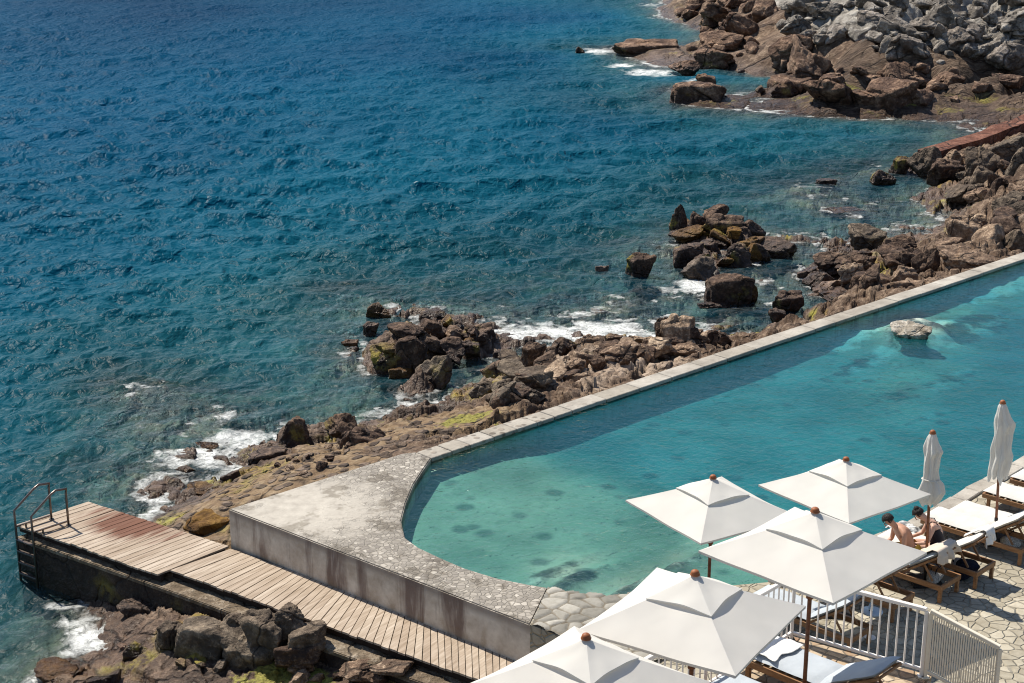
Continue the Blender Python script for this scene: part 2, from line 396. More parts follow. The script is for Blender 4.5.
def pool_water_material():
    t = NT("pool_water"); p = t.pos(); d = t.attr("depth")
    body = t.ramp(t.math('MULTIPLY', d, 0.5), [(0.0, (0.05, 0.25, 0.24)), (0.4, (0.012, 0.235, 0.285)), (0.8, (0.008, 0.20, 0.28))])
    pw = t.scale(p, (1, 1.0, 1), (0, 0, R(-25)))
    r1 = t.noise(pw, 3.0, 3, 0.55, 0.4); r2 = t.noise(pw, 9.0, 3, 0.55, 0.3)
    nr = t.bump(t.math('ADD', r1, t.math('MULTIPLY', r2, 0.45)), 1.0, 0.05)
    op = t.n("BsdfDiffuse", Color=body)
    T = t.math('EXPONENT', t.math('MULTIPLY', d, -0.16))
    tcol = t.ramp(t.math('MULTIPLY', d, 0.4), [(0.0, (0.95, 0.98, 0.97)), (0.2, (0.45, 0.73, 0.715)), (0.48, (0.20, 0.575, 0.66)), (0.85, (0.07, 0.28, 0.48))])
    tr = t.n("BsdfTransparent", Color=tcol)
    base = t.n("MixShader", i0=T, i1=op.outputs[0], i2=tr.outputs[0])
    gl = t.n("BsdfGlossy", Roughness=0.05, Normal=nr); fr = t.n("Fresnel", IOR=1.333, Normal=nr)
    return t.done(t.n("MixShader", i0=t.math('MULTIPLY', fr, 0.9), i1=base.outputs[0], i2=gl.outputs[0]))
M['pool_water'] = pool_water_material()

def pool_floor_material():
    t = NT("pool_floor"); p = t.pos()
    n = t.noise(p, 0.55, 5, 0.6); n2 = t.noise(p, 2.2, 5, 0.65)
    c = t.ramp(n, [(0.35, (0.25, 0.27, 0.22)), (0.55, (0.46, 0.46, 0.38)), (0.7, (0.58, 0.56, 0.46))])
    c = t.mix(t.mapr(n2, 0.5, 0.68, 0, 0.55), c, (0.20, 0.22, 0.19))
    v = t.vor(p, 1.3, 'F1'); spot = t.math('MULTIPLY', t.mapr(t.math('ADD', v, t.math('MULTIPLY', n2, .3)), 0.32, 0.46, 1.0, 0.0), t.mapr(n, 0.40, 0.5))
    c = t.mix(t.math('MULTIPLY', spot, 0.7), c, (0.10, 0.13, 0.12))
    rk = t.attr("rocky")
    rc = t.ramp(t.noise(p, 0.7, 6, 0.65), [(0.36, (0.03, 0.035, 0.04)), (0.50, (0.16, 0.15, 0.13)), (0.62, (0.75, 0.70, 0.62))])
    c = t.mix(t.mapr(t.math('ADD', rk, t.math('SUBTRACT', n2, 0.5)), 0.4, 0.65), c, rc)
    pp = t.mapr(t.math("ADD", t.attr("palepatch"), t.math("MULTIPLY", t.math("SUBTRACT", n2, 0.5), 1.6)), 0.45, 0.75)
    c = t.mix(pp, c, (0.82, 0.78, 0.70))
    c = t.mix(t.attr("wall"), c, (0.07, 0.10, 0.11))
    return t.done(t.pbr(c, 0.9, 0.1, t.bump(n2, 0.5, 0.05)))
M['pool_floor'] = pool_floor_material()

def concrete_material():
    t = NT("weathered_concrete"); p = t.pos(); geo = t.n("NewGeometry"); nz = t.xyz(geo.outputs["Normal"])[2]
    n = t.noise(p, 0.5, 4, 0.6); n2 = t.noise(p, 3.0, 6, 0.65); n3 = t.noise(p, 22, 3, 0.6)
    # top: pale screed left, pebble-set on the rest
    top = t.mix(t.mapr(n2, 0.35, 0.7), (0.36, 0.33, 0.285), (0.52, 0.485, 0.42))
    v = t.n("TexVoronoi", Vector=p, Scale=10.0, Randomness=1.0); edge = t.n("TexVoronoi", _feature='DISTANCE_TO_EDGE', Vector=p, Scale=10.0).outputs[0]
    rv = t.xyz(v.outputs["Color"])[0]
    pebc = t.ramp(rv, [(0.0, (0.17, 0.155, 0.14)), (0.5, (0.30, 0.275, 0.24)), (0.85, (0.42, 0.385, 0.335)), (0.97, (0.6, 0.56, 0.49))])
    peb = t.mix(0.62, t.mix(t.mapr(n2, 0.35, 0.7), (0.23, 0.205, 0.17), (0.38, 0.345, 0.295)), t.mix(t.mapr(edge, 0.02, 0.12), (0.27, 0.245, 0.205), pebc))
    pa = P(300, 508, 0)
    dist = t.n("VectorMath", _operation='DISTANCE', i0=p, i1=tuple(pa)).outputs["Value"]
    screed = t.mapr(t.math('ADD', dist, t.math('MULTIPLY', t.math('SUBTRACT', n2, 0.5), 4.5)), 1.0, 1.9, 1.0, 0.0)
    top = t.mix(screed, peb, top)
    patch = t.mapr(t.math('ADD', t.noise(p, 1.1, 4, 0.7), 0.0), 0.53, 0.60, 0, 0.8)
    top = t.mix(patch, top, t.mix(1.0, top, (0.55, 0.53, 0.5), 'MULTIPLY'))
    # side: stained render
    ps = t.scale(p, (1.0, 1.0, 0.12))
    s1 = t.noise(ps, 1.05, 6, 0.62, 0.8); s2 = t.noise(ps, 7, 4, 0.6)
    side = t.mix(t.mapr(n2, 0.35, 0.68), (0.42, 0.35, 0.28), (0.66, 0.59, 0.50))
    side = t.mix(t.mapr(s1, 0.50, 0.60, 0, 0.8), side, (0.13, 0.08, 0.065))
    side = t.mix(t.mapr(s2, 0.58, 0.72, 0, 0.5), side, (0.60, 0.55, 0.49))
    z = t.xyz(p)[2]
    side = t.mix(t.mapr(t.math('ADD', z, t.math('MULTIPLY', n2, 0.16)), -0.10, 0.0, 0, 0.55), side, (0.17, 0.13, 0.11))
    side = t.mix(t.mapr(t.math('ADD', z, t.math('MULTIPLY', n2, 0.5)), -0.62, -0.35, 0.5, 0.0), side, (0.30, 0.21, 0.11))
    c = t.mix(t.mapr(nz, 0.4, 0.7), side, top)
    b = t.math('ADD', t.math('MULTIPLY', n2, 0.6), t.math('ADD', t.math('MULTIPLY', n3, 0.25), t.math('MULTIPLY', t.mapr(edge, 0, 0.1), t.math('MULTIPLY', t.math('MULTIPLY', t.math('SUBTRACT', 1.0, screed), t.mapr(nz, .4, .7)), 0.8))))
    return t.done(t.pbr(c, 0.9, 0.2, t.bump(b, 0.7, 0.03)))
M['concrete'] = concrete_material()
def coping_material():
    t = NT("coping_stone"); p = t.pos(); n = t.noise(p, 1.2, 5, 0.65); n2 = t.noise(p, 9, 4, 0.65)
    c = t.ramp(n, [(0.3, (0.27, 0.245, 0.21)), (0.55, (0.42, 0.39, 0.34)), (0.7, (0.52, 0.49, 0.43))])
    v = t.n("TexVoronoi", Vector=p, Scale=4.5); near = t.mapr(t.xyz(p)[0], P(520, 420)[0], P(640, 385)[0], 1.0, 0.0)
    st = t.math('MULTIPLY', t.mapr(v.outputs["Distance"], 0.25, 0.4, 1, 0), near)
    c = t.mix(t.math('MULTIPLY', st, 0.75), c, t.mix(t.xyz(v.outputs["Color"])[0], (0.10, 0.08, 0.065), (0.36, 0.31, 0.26)))
    c = t.mix(t.mapr(n2, 0.58, 0.75, 0, 0.6), c, (0.17, 0.145, 0.12))
    c = t.mix(t.mapr(t.attr("rnd"), 0, 1, 0, 0.7), c, t.mix(1.0, c, (0.7, 0.67, 0.62), 'MULTIPLY'))
    return t.done(t.pbr(c, 0.85, 0.2, t.bump(t.math('ADD', n2, st), 0.6, 0.03)))
M['coping'] = coping_material()
def paving_material(name="stone_paving", tone=1.0, warm=False):
    t = NT(name); p = t.pos()
    pd = t.n("VectorMath", _operation='ADD', i0=p, i1=t.n("VectorMath", _operation='SCALE', i0=t.n("TexNoise", Vector=p, Scale=2.0, Detail=2).outputs[1], Scale=0.18).outputs[0]).outputs[0]
    v = t.n("TexVoronoi", Vector=pd, Scale=5.0); e = t.n("TexVoronoi", _feature='DISTANCE_TO_EDGE', Vector=pd, Scale=5.0).outputs[0]
    n = t.noise(p, 6, 5, 0.65); n1 = t.noise(p, 0.6, 3)
    r = t.xyz(v.outputs["Color"])[0]
    if warm: c = t.ramp(r, [(0, (0.30, 0.19, 0.12)), (0.4, (0.44, 0.33, 0.22)), (1, (0.56, 0.47, 0.36))])
    else: c = t.ramp(r, [(0, (0.33, 0.30, 0.235)), (0.5, (0.41, 0.375, 0.295)), (1, (0.50, 0.46, 0.37))])
    c = t.mix(t.mapr(n, 0.4, 0.7, 0, 0.6), c, t.mix(1.0, c, (0.6, 0.56, 0.5), 'MULTIPLY'))
    c = t.mix(t.mapr(e, 0.01, 0.07, 0.32, 0.0), c, (0.22, 0.19, 0.14))
    c = t.mix(t.mapr(n1, 0.5, 0.7, 0, 0.4), c, (0.24, 0.21, 0.15))
    return t.done(t.pbr(c, 0.9, 0.15, t.bump(t.math('ADD', t.mapr(e, 0, 0.09), t.math('MULTIPLY', n, 0.4)), 0.8, 0.035)))
M['paving'] = paving_material(); M['terrace'] = paving_material("terrace_paving", warm=True)
def cobble_material():
    t = NT("cobble_stone"); p = t.pos(); n = t.noise(p, 9, 5, 0.65)
    c = t.ramp(t.attr("rnd"), [(0, (0.20, 0.19, 0.165)), (0.5, (0.31, 0.295, 0.26)), (1, (0.44, 0.42, 0.37))])
    c = t.mix(t.mapr(n, 0.4, 0.7, 0, 0.5), c, t.mix(1.0, c, (0.6, 0.57, 0.5), 'MULTIPLY'))
    c = t.mix(t.mapr(t.attr("gap"), 0.0, 0.35, 1, 0), c, (0.14, 0.115, 0.08))
    return t.done(t.pbr(c, 0.85, 0.2, t.bump(n, 0.5, 0.02)))
M['cobble'] = cobble_material()
def plank_material():
    t = NT("weathered_planks"); p = t.pos(); r = t.attr("rnd")
    d = DK_DIR  # run of the boardwalk in plan
    al = t.n("VectorMath", _operation='DOT_PRODUCT', i0=p, i1=(d[0], d[1], 0)).outputs["Value"]
    ac = t.n("VectorMath", _operation='DOT_PRODUCT', i0=p, i1=(-d[1], d[0], 0)).outputs["Value"]
    uv = t.n("CombineXYZ", X=t.math('MULTIPLY', al, 14.0), Y=t.math('MULTIPLY', ac, 1.1), Z=t.math('MULTIPLY', r, 30.0)).outputs[0]
    g = t.noise(uv, 1.6, 5, 0.6)
    c = t.ramp(g, [(0.3, (0.31, 0.245, 0.18)), (0.55, (0.45, 0.375, 0.295)), (0.75, (0.56, 0.485, 0.40))])
    c = t.mix(t.mapr(r, 0, 1, 0, 0.7), c, t.mix(1.0, c, (0.66, 0.60, 0.55), 'MULTIPLY'))
    rust = P(125, 527, -0.75)
    q = t.n("VectorMath", _operation='SUBTRACT', i0=p, i1=tuple(rust)).outputs[0]
    dal = t.n("VectorMath", _operation='DOT_PRODUCT', i0=q, i1=(d[0], d[1], 0)).outputs["Value"]
    dac = t.n("VectorMath", _operation='DOT_PRODUCT', i0=q, i1=(-d[1], d[0], 0)).outputs["Value"]
    e = t.math('SQRT', t.math('ADD', t.math('POWER', t.math('DIVIDE', dal, 1.15), 2.0), t.math('POWER', t.math('DIVIDE', t.math('SUBTRACT', dac, 0.25), 0.75), 2.0)))
    st = t.math('ADD', e, t.math('ADD', t.math('MULTIPLY', t.math('SUBTRACT', t.noise(uv, 0.9, 4, 0.6), 0.5), 1.6), t.math('MULTIPLY', t.math('SUBTRACT', r, 0.5), 0.5)))
    c = t.mix(t.mapr(st, 0.62, 1.15, 0.9, 0.0), c, t.mix(g, (0.05, 0.015, 0.008), (0.20, 0.07, 0.035)))
    return t.done(t.pbr(c, 0.8, 0.2, t.bump(g, 0.5, 0.01)))
def simple(name, col, rough=0.6, spec=0.3, nscale=0, namt=0.2, bump=0.0, **kw):
    t = NT(name)
    if nscale:
        tc = t.n("TexCoord").outputs["Object"]; n = t.noise(tc, nscale, 5, 0.6)
        c = t.mix(t.mapr(n, 0.35, 0.7, 0, 1), tuple(x * (1 - namt) for x in col), tuple(min(1, x * (1 + namt * 0.6)) for x in col))
        nr = t.bump(n, bump, 0.02) if bump else None
        return t.done(t.pbr(c, rough, spec, nr, **kw))
    return t.done(t.pbr(col, rough, spec, None, **kw))
def wood(name, a, b, rough=0.55):
    t = NT(name); tc = t.n("TexCoord").outputs["Object"]; g = t.noise(t.scale(tc, (3, 14, 14)), 2.0, 5, 0.6, 0.4)
    c = t.ramp(g, [(0.3, a), (0.7, b)])
    c = t.mix(t.mapr(t.n("ObjectInfo").outputs["Random"], 0, 1, 0, 0.3), c, t.mix(1.0, c, (0.6, 0.55, 0.5), 'MULTIPLY'))
    return t.done(t.pbr(c, rough, 0.3, t.bump(g, 0.3, 0.005)))
def fabric(name, col, bump=0.4, trans=0.0, nscale=5.0):
    t = NT(name); tc = t.n("TexCoord").outputs["Object"]
    n = t.noise(tc, nscale, 2, 0.5)
    c = t.mix(t.mapr(n, 0.35, 0.7), tuple(x * 0.93 for x in col), col)
    nr = t.bump(n, bump, 0.03)
    b = t.pbr(c, 0.95, 0.1, nr)
    if trans:
        tl = t.n("BsdfTranslucent", Color=col)
        return t.done(t.n("MixShader", i0=trans, i1=b.outputs[0], i2=tl.outputs[0]))
    return t.done(b)
M['canvas'] = fabric('parasol_canvas', (0.77, 0.75, 0.70), 0.45, 0.30, 2.2)
M['mattress'] = fabric('mattress_white', (0.60, 0.58, 0.54), 0.5)
M['mattress_grey'] = fabric('mattress_grey', (0.42, 0.46, 0.50), 0.5)
M['towel'] = fabric('towel_beige', (0.58, 0.50, 0.42), 0.8)
M['towel_white'] = fabric('towel_white', (0.78, 0.76, 0.73), 0.8)
M['towel_stripe'] = fabric('towel_greyish', (0.40, 0.40, 0.42), 0.8)
M['teak'] = wood('teak', (0.22, 0.105, 0.045), (0.40, 0.215, 0.10))
M['pole_wood'] = wood('pole_wood', (0.12, 0.045, 0.022), (0.22, 0.085, 0.04))
M['knob'] = wood('knob_wood', (0.24, 0.075, 0.028), (0.36, 0.13, 0.05))
M['black'] = simple('black_plastic', (0.015, 0.015, 0.017), 0.5)
M['cream_metal'] = simple('cream_paint', (0.74, 0.67, 0.55), 0.5, 0.3, 6, 0.06)
M['white_metal'] = simple('white_paint', (0.78, 0.74, 0.70), 0.45, 0.4, 6, 0.06)
M['steel'] = simple('stainless_steel', (0.17, 0.14, 0.125), 0.35, 0.5, 20, 0.15, 0.0, Metallic=0.85)
M['skin'] = simple('skin', (0.50, 0.27, 0.18), 0.55, 0.35, 12, 0.1)
M['skin_pale'] = simple('skin_pale', (0.58, 0.35, 0.26), 0.55, 0.35, 12, 0.1)
M['hair'] = simple('dark_hair', (0.016, 0.010, 0.008), 0.5, 0.3, 60, 0.5, 0.8)
M['swimsuit'] = simple('swimsuit_black', (0.018, 0.014, 0.02), 0.7, 0.2, 30, 0.2)
M['shorts'] = simple('shorts_yellow', (0.52, 0.33, 0.06), 0.85, 0.1, 14, 0.2, 0.4)
M['table_top'] = simple('table_blue_grey', (0.38, 0.47, 0.56), 0.35, 0.5, 8, 0.08)
M['bag_dark'] = fabric('bag_dark', (0.02, 0.024, 0.04), 0.8)
M['paper'] = simple('paper', (0.62, 0.62, 0.60), 0.7, 0.2, 9, 0.75)
M['glass'] = simple('glass', (0.75, 0.85, 0.88), 0.08, 0.5, **{'Transmission__Weight': 0.85, 'IOR': 1.3})
M['rust'] = rock_material('rusty_concrete', [(0.14, 0.05, 0.028), (0.22, 0.085, 0.05), (0.30, 0.13, 0.08), (0.36, 0.19, 0.13)], algae=0, wet=True, bscale=2, tint=False)
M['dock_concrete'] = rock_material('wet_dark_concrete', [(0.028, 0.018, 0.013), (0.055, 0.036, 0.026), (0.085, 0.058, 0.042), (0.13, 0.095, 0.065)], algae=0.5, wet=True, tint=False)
M['ledge'] = rock_material('pale_ledge', [(0.12, 0.085, 0.05), (0.24, 0.18, 0.12), (0.34, 0.28, 0.20), (0.42, 0.36, 0.28)], algae=0, wet=False, tint=False)
M['beam'] = simple('dark_bearer', (0.03, 0.02, 0.016), 0.8, 0.2, 8, 0.3)
# ------------------------------------------------------------------ layout lines (plan coordinates)
def xy(p): return (p[0], p[1])
A = P(229, 509); B = P(402, 453.5)
Ci = P(431, 458); Ce = P(1024, 259)             # water edge of the coping
dirC = (Ce - Ci).normalized()
nrm = Vector((-dirC.y, dirC.x, 0))
if nrm.y < 0: nrm = -nrm
COPW = (P(800, 325.5) - Ci).dot(nrm)
Cfar = Ci + dirC * 62
Co0 = Ci + nrm * COPW; Cofar = Cfar + nrm * COPW
curve_px = [(431, 458), (424, 468), (413.5, 484), (405.5, 503), (401, 521), (404.5, 537), (419, 547.5), (439, 557), (464.5, 568), (497, 578), (529, 584.5), (548, 587.5)]
curve = [P(x, y) for x, y in curve_px]
blk_end = P(530, 624.5)
front_dir = (blk_end - A).normalized()
near_px = [(548, 587.5), (566, 592), (605, 596), (650, 592), (700, 588), (768, 582), (903, 526), (1024, 458)]
near_edge = [P(x, y) for x, y in near_px]
ndir = (near_edge[-1] - near_edge[-2]).normalized()
near_far = near_edge[-1] + ndir * 24
deck_left2 = blk_end + front_dir * 9
U = Vector((ndir.x, ndir.y, 0)); V = Vector((U.y, -U.x, 0))     # along the pool, and from the pool towards the terrace
deck_poly = [blk_end] + near_edge + [near_far, near_far + V * 30, Vector((22, 4, 0)), Vector((4, 4, 0)), deck_left2 + Vector((1, -8, 0)), deck_left2]
pool_poly = curve + near_edge[1:] + [near_far, Cfar]
solid_poly = [A, B, Co0, Cofar, near_far + U * 4, near_far + V * 30, Vector((22, 4, 0)), Vector((4, 4, 0)), deck_left2 + Vector((1, -8, 0)), deck_left2, blk_end]
DK = -0.75
def D(px, py, z=DK): return P(px, py, z)
DK_DIR = (D(157, 574) - D(16, 524)).normalized()
M['plank'] = plank_material()

# ------------------------------------------------------------------ sea and shore
def lp(x, y):
    return np.stack([np.asarray(x) / np.asarray(y) * 3.2, np.log(np.asarray(y)) * 3.2], -1)
ctrl = """-300 -40 -25;0 -60 -25;400 -60 -25;0 0 -25;200 0 -25;400 0 -25;560 0 -18;-300 150 -20;0 150 -20;200 150 -18;400 150 -12;600 100 -8;500 50 -14;-300 350 -9;0 300 -9;150 300 -6.5;300 290 -3.4;200 350 -3;100 390 -1.6;0 400 -3.5;0 480 -2.4;-200 520 -4;400 250 -4.5;500 250 -3.2;600 200 -4;550 150 -7;700 150 -5;800 150 -4.5;850 180 -2.6;600 265 -1.7;500 300 -1.1;440 290 -1.5;340 298 -.35;350 330 -.9;300 390 -1.0;240 400 -1.1;125 393 -.25;130 435 -.55;60 450 -1.3;30 500 -1.8;150 470 -.35;110 480 -.6;
200 470 -.22;180 500 .05;165 515 .15;205 515 .75;225 530 .7;215 505 .95;250 490 1.0;225 480 .3;280 470 1.15;240 460 -.1;320 455 1.15;300 438 .2;350 440 .8;385 440 1.25;375 425 .1;410 432 1.35;440 420 1.2;470 420 1.35;415 418 .0;445 408 -.2;410 398 -.75;440 388 -.6;432 408 -.4;465 396 -.3;380 405 -.45;330 410 -.6;330 440 .1;400 375 -.1;350 360 -.6;380 360 .35;405 350 .5;420 370 .5;430 345 .5;470 340 .45;450 330 .2;400 335 .3;375 315 -.2;432 322 -.05;500 365 -.15;460 385 -.35;480 400 .25;490 385 .7;540 350 .3;510 335 -.35;560 330 -.12;540 385 1.2;580 365 1.0;580 385 1.35;610 350 .6;600 375 1.25;640 345 .7;640 365 1.2;670 345 1.1;690 350 1.0;715 343 .8;735 334 -.1;610 330 -.25;660 322 -.3;700 325 -.6;740 310 -.6;
660 280 -.6;640 275 -.4;690 225 .2;720 230 .3;745 240 .2;755 255 .15;690 255 .1;700 275 .2;730 290 .25;720 300 -.1;680 290 -.4;640 300 -.7;760 275 -.3;790 270 -.35;770 300 -.3;780 318 -.25;800 316 -.35;760 332 -.35;745 337 -.3;820 311 -.35;840 303 -.1;660 240 -.6;700 200 -1.5;760 200 -1.8;600 320 -.35;
820 290 .1;800 280 -.15;830 270 .1;850 280 .6;870 270 .8;890 255 .6;840 255 -.1;820 240 -.7;840 243 .0;900 265 1.1;870 290 1.1;920 250 .9;940 240 .9;950 255 1.4;930 225 -.35;960 220 .2;990 225 1.0;1010 210 1.3;980 250 1.5;1024 240 1.5;1020 225 1.4;990 180 1.2;1020 170 2.2;960 180 .6;930 170 .4;900 165 .1;885 178 -.1;920 195 -.7;880 205 -.9;860 160 -1.5;900 140 -2.5;950 120 -3;1020 122 -1.5;960 200 .2;985 210 .7;810 185 -.15;850 190 -.4;850 215 -.12;820 213 -.2;800 230 -.8;1060 200 2.6;1060 160 2.8;1100 220 2.4;
10 590 -.9;40 620 -.5;75 605 -.1;80 640 -.12;30 650 -.6;0 640 -1.2;110 620 .1;120 650 .05;60 675 .2;100 675 .2;20 690 -.3;150 600 .5;160 640 .4;200 650 .5;250 650 .6;300 660 .65;350 665 .7;330 645 .75;200 620 .6;280 625 .8;400 690 .7;250 690 .4;150 690 .2;-100 640 -1.8;450 700 .8;
650 8 .1;690 5 .8;690 22 .25;640 22 -.6;640 40 -2;700 40 -.5;740 35 1.0;720 40 .2;690 55 -.6;620 50 .15;580 50 -.05;660 52 .35;690 58 .4;640 70 -.4;600 75 -1.2;660 76 -.3;680 85 .2;700 98 .3;690 105 -.6;720 88 -.1;745 78 -.1;770 92 .2;750 100 -.1;790 105 .2;820 110 .3;850 112 .2;900 110 .3;950 107 .3;985 104 .3;1010 106 .1;1024 108 -.2;980 112 -1.0;900 116 -1.2;800 114 -1.2;740 108 -1.2;
720 55 .5;740 62 .6;780 80 .9;760 45 1.0;800 60 1.6;830 85 .9;870 92 .8;860 70 1.6;920 90 .9;960 88 1.1;1000 88 1.1;1024 92 1.0;1060 95 1.0;1010 100 .7;1060 105 .5;800 35 2.4;780 20 2.4;740 15 1.9;700 -10 1.6;830 40 2.6;870 45 2.6;900 60 2.0;950 60 2.2;1000 65 2.2;1060 70 2.2;860 20 3.7;900 25 3.6;950 30 3.5;1000 35 3.4;840 5 4.2;900 0 4.9;960 0 5.1;1020 5 5.0;1100 30 4.4;1100 0 5.2;1200 60 3.4;1200 150 3.0;780 0 3.2;740 0 2.4;720 5 1.6;850 -30 6.2;950 -30 6.6;1100 -30 6.8;640 -20 .2;600 0 -4;640 -55 .3;560 -30 -10;400 395 -.5;430 396 -.45;448 394 -.4;470 374 -.45;500 366 -.4;420 406 -.25;800 262 -.4;792 300 -.4;760 297 -.5;800 285 -.3;425 443 1.55;415 447 1.55;460 431 1.5;500 417 1.5"""
cv = np.array([[float(q) for q in s.split()] for s in ctrl.replace("\n", "").split(";") if s.strip()])
cpts = []
for px, py, h in cv:
    w = P(px, py, SEA + h) if py > -60 else P(px, py, SEA)
    cpts.append((w.x, w.y, h))
cpts += [(12, 215, 3), (22, 160, 7), (40, 150, 9), (60, 140, 9), (90, 130, 9), (40, 220, 9), (90, 230, 9), (60, 60, 4), (60, 90, 4), (60, 40, 3), (-60, 240, -25), (-10, 240, -12)]
cpts = np.array(cpts)
cl = lp(cpts[:, 0], cpts[:, 1])
dm = np.linalg.norm(cl[:, None] - cl[None], axis=-1)
w_rbf = np.linalg.solve(dm - np.eye(len(cl)) * 0.003, cpts[:, 2])
def base_h(X, Y):
    q = lp(X.ravel(), Y.ravel()); out = np.empty(len(q))
    for i in range(0, len(q), 40000):
        out[i:i + 40000] = np.linalg.norm(q[i:i + 40000, None] - cl[None], axis=-1) @ w_rbf
    return out.reshape(X.shape)
apron_c = [(P(300, 465, SEA + 1.1), 2.6), (P(350, 447, SEA + 1.1), 2.2), (P(250, 488, SEA + 1.0), 2.0), (P(395, 438, SEA + 1.2), 1.8), (P(440, 424, SEA + 1.3), 1.6)]
och_c = [(P(205, 518, SEA + .7), 2.0), (P(60, 678, SEA + .2), 0.9), (P(285, 478, SEA + 1.0), 2.2), (P(360, 440, SEA + 1.0), 2.0), (P(440, 420, SEA + 1.3), 2.0)]
weed_c = [(P(270, 681, SEA + .5), .8), (P(320, 679, SEA + .6), .6), (P(465, 424, SEA + 1.3), .8), (P(842, 82, SEA + 1.2), 1.6)]
def softblob(X, Y, lst):
    r = 0
    for c, rad in lst: r = np.maximum(r, np.exp(-((X - c.x) ** 2 + ((Y - c.y)) ** 2) / rad ** 2))
    return r
dock_zone = [xy(P(x, y, -1.0)) for x, y in [(-2, 528), (88, 490), (232, 540), (437, 615), (640, 680), (640, 760), (430, 688), (330, 652), (245, 622), (150, 588)]]
def terrain_h(X, Y):
    b = base_h(X, Y)
    shore = np.clip((b + 1.3) / 1.2, 0, 1); farw = np.clip((Y - 62) / 40, 0, 1)
    ap = np.clip(softblob(X, Y, apron_c) * 1.7 - 0.2, 0, 1)
    z0 = np.zeros_like(X)
    near = 0.50 * blocks(X, Y, 1.5, 3, .2) + 0.27 * blocks(X, Y, 0.62, 20, .2) + 0.12 * blocks(X, Y, .28, 33) + 0.10 * fbm(X * 1.2, Y * 1.2, z0, 4, 5, True)
    far = 1.7 * blocks(X, Y * 0.7, 6.5, 40, .15) + 0.55 * blocks(X + .6 * Y, Y * .8 - .5 * X, 2.6, 60, .12) + 0.16 * blocks(X, Y, 1.0, 66, .1) + 0.5 * fbm(X * .25, Y * .25, z0, 5, 9, True)
    near = near * np.where((X < 2) & (Y < 31), 0.35, 1.0)
    d = near * (1 - farw) + far * farw * (0.35 + 0.17 * np.clip(b, 0, 5))
    d = d * (1 - 0.8 * ap) + ap * 0.05 * fbm(X * 3, Y * 3, z0, 3, 8)
    deep = 0.35 * fbm(X * .3, Y * .3, z0, 3, 13)
    r = b + d * (0.25 + 0.75 * shore) + deep * (1 - shore)
    lim = inside(X, Y, dock_zone)
    r = np.where(lim, np.minimum(r, 0.25), r)
    gco = (X - Co0.x) * nrm.x + (Y - Co0.y) * nrm.y; tco = (X - Co0.x) * dirC.x + (Y - Co0.y) * dirC.y
    return np.where((gco < .5) & (gco > -2) & (tco > -3) & (tco < 62), np.minimum(r, 1.62), r)
# grid: rays fanned out over the plan, finer where the picture looks
cols = np.concatenate([np.linspace(-1400, -60, 70)[:-1], np.arange(-60, 1085, 1.25), np.linspace(1085, 2300, 70)[1:]])
rows = np.concatenate([np.linspace(1700, 740, 60)[:-1], np.arange(740, -34, -1.0)])
us = (cols - CX) / F_PX
vs_ = -(rows - CY) / F_PX
ydist = (H - SEA) * (cp + vs_ * sp) / (sp - vs_ * cp)
depth_t = (H - SEA) / (sp - vs_ * cp)
X = us[None, :] * depth_t[:, None]; Y = np.repeat(ydist[:, None], len(cols), 1)
TH = terrain_h(X, Y)
solid = inside(X, Y, solid_poly)
farA = np.clip((Y - 62) / 40, 0, 1)
paleA = np.clip((TH - 1.7) / 1.6, 0, 1) * farA * np.clip((X - 14) / 12, 0, 1)
paleA = np.maximum(paleA, 0.42 * np.clip((TH - 0.9) / 1.0, 0, 1) * (Y > 50) * (Y < 85) * (X > 16))
paleA = np.maximum(paleA, 0.9 * np.exp(-((X - P(600, 368, -.7).x) ** 2 + (Y - P(600, 368, -.7).y) ** 2) / 3.2 ** 2) * (TH > 0.4))
terrain = grid_obj("terrain", X, Y, TH + SEA, M['terrain'], {"far": farA, "pale": paleA, "ochre": softblob(X, Y, och_c), "apron": softblob(X, Y, apron_c), "weed": softblob(X, Y, weed_c)}, mask=solid)
tag(terrain, "brown rocky shore rising from the seabed around the pool and up the far headland", kind="structure")
def ground(x, y):
    px, py = proj((x, y, SEA)); j = int(np.argmin(np.abs(cols - px))); i = int(np.argmin(np.abs(rows - py)))
    return float(TH[i, j]) + SEA

# sea surface
rows2 = np.concatenate([np.linspace(1700, 740, 60)[:-1], np.arange(740, -30, -1.0), np.linspace(-30, -128, 160)[1:]])
vs2 = -(rows2 - CY) / F_PX
den = (sp - vs2 * cp)
yd2 = (H - SEA) * (cp + vs2 * sp) / den; dt2 = (H - SEA) / den
XS = us[None, :] * dt2[:, None]; YS = np.repeat(yd2[:, None], len(cols), 1)
nt = len(rows)
depth = np.full(XS.shape, 25.0); depth[:nt] = np.clip(-TH, 0, 30)
dxs = np.gradient(XS, axis=1); dys = np.abs(np.gradient(YS, axis=0))
ZS = np.zeros_like(XS); GX = np.zeros_like(XS); GY = np.zeros_like(XS)
def softd():
    d = np.clip(-TH, 0, 6); k = 9
    c = np.cumsum(np.pad(d, ((k, k), (0, 0)), mode='edge'), 0); d = (c[2 * k:] - c[:-2 * k]) / (2 * k)
    c = np.cumsum(np.pad(d, ((0, 0), (k, k)), mode='edge'), 1); return (c[:, 2 * k:] - c[:, :-2 * k]) / (2 * k)
dsm = np.full(XS.shape, 6.0); dsm[:nt] = softd()
amp_d = np.clip(dsm / 1.6, 0.22, 1.0)
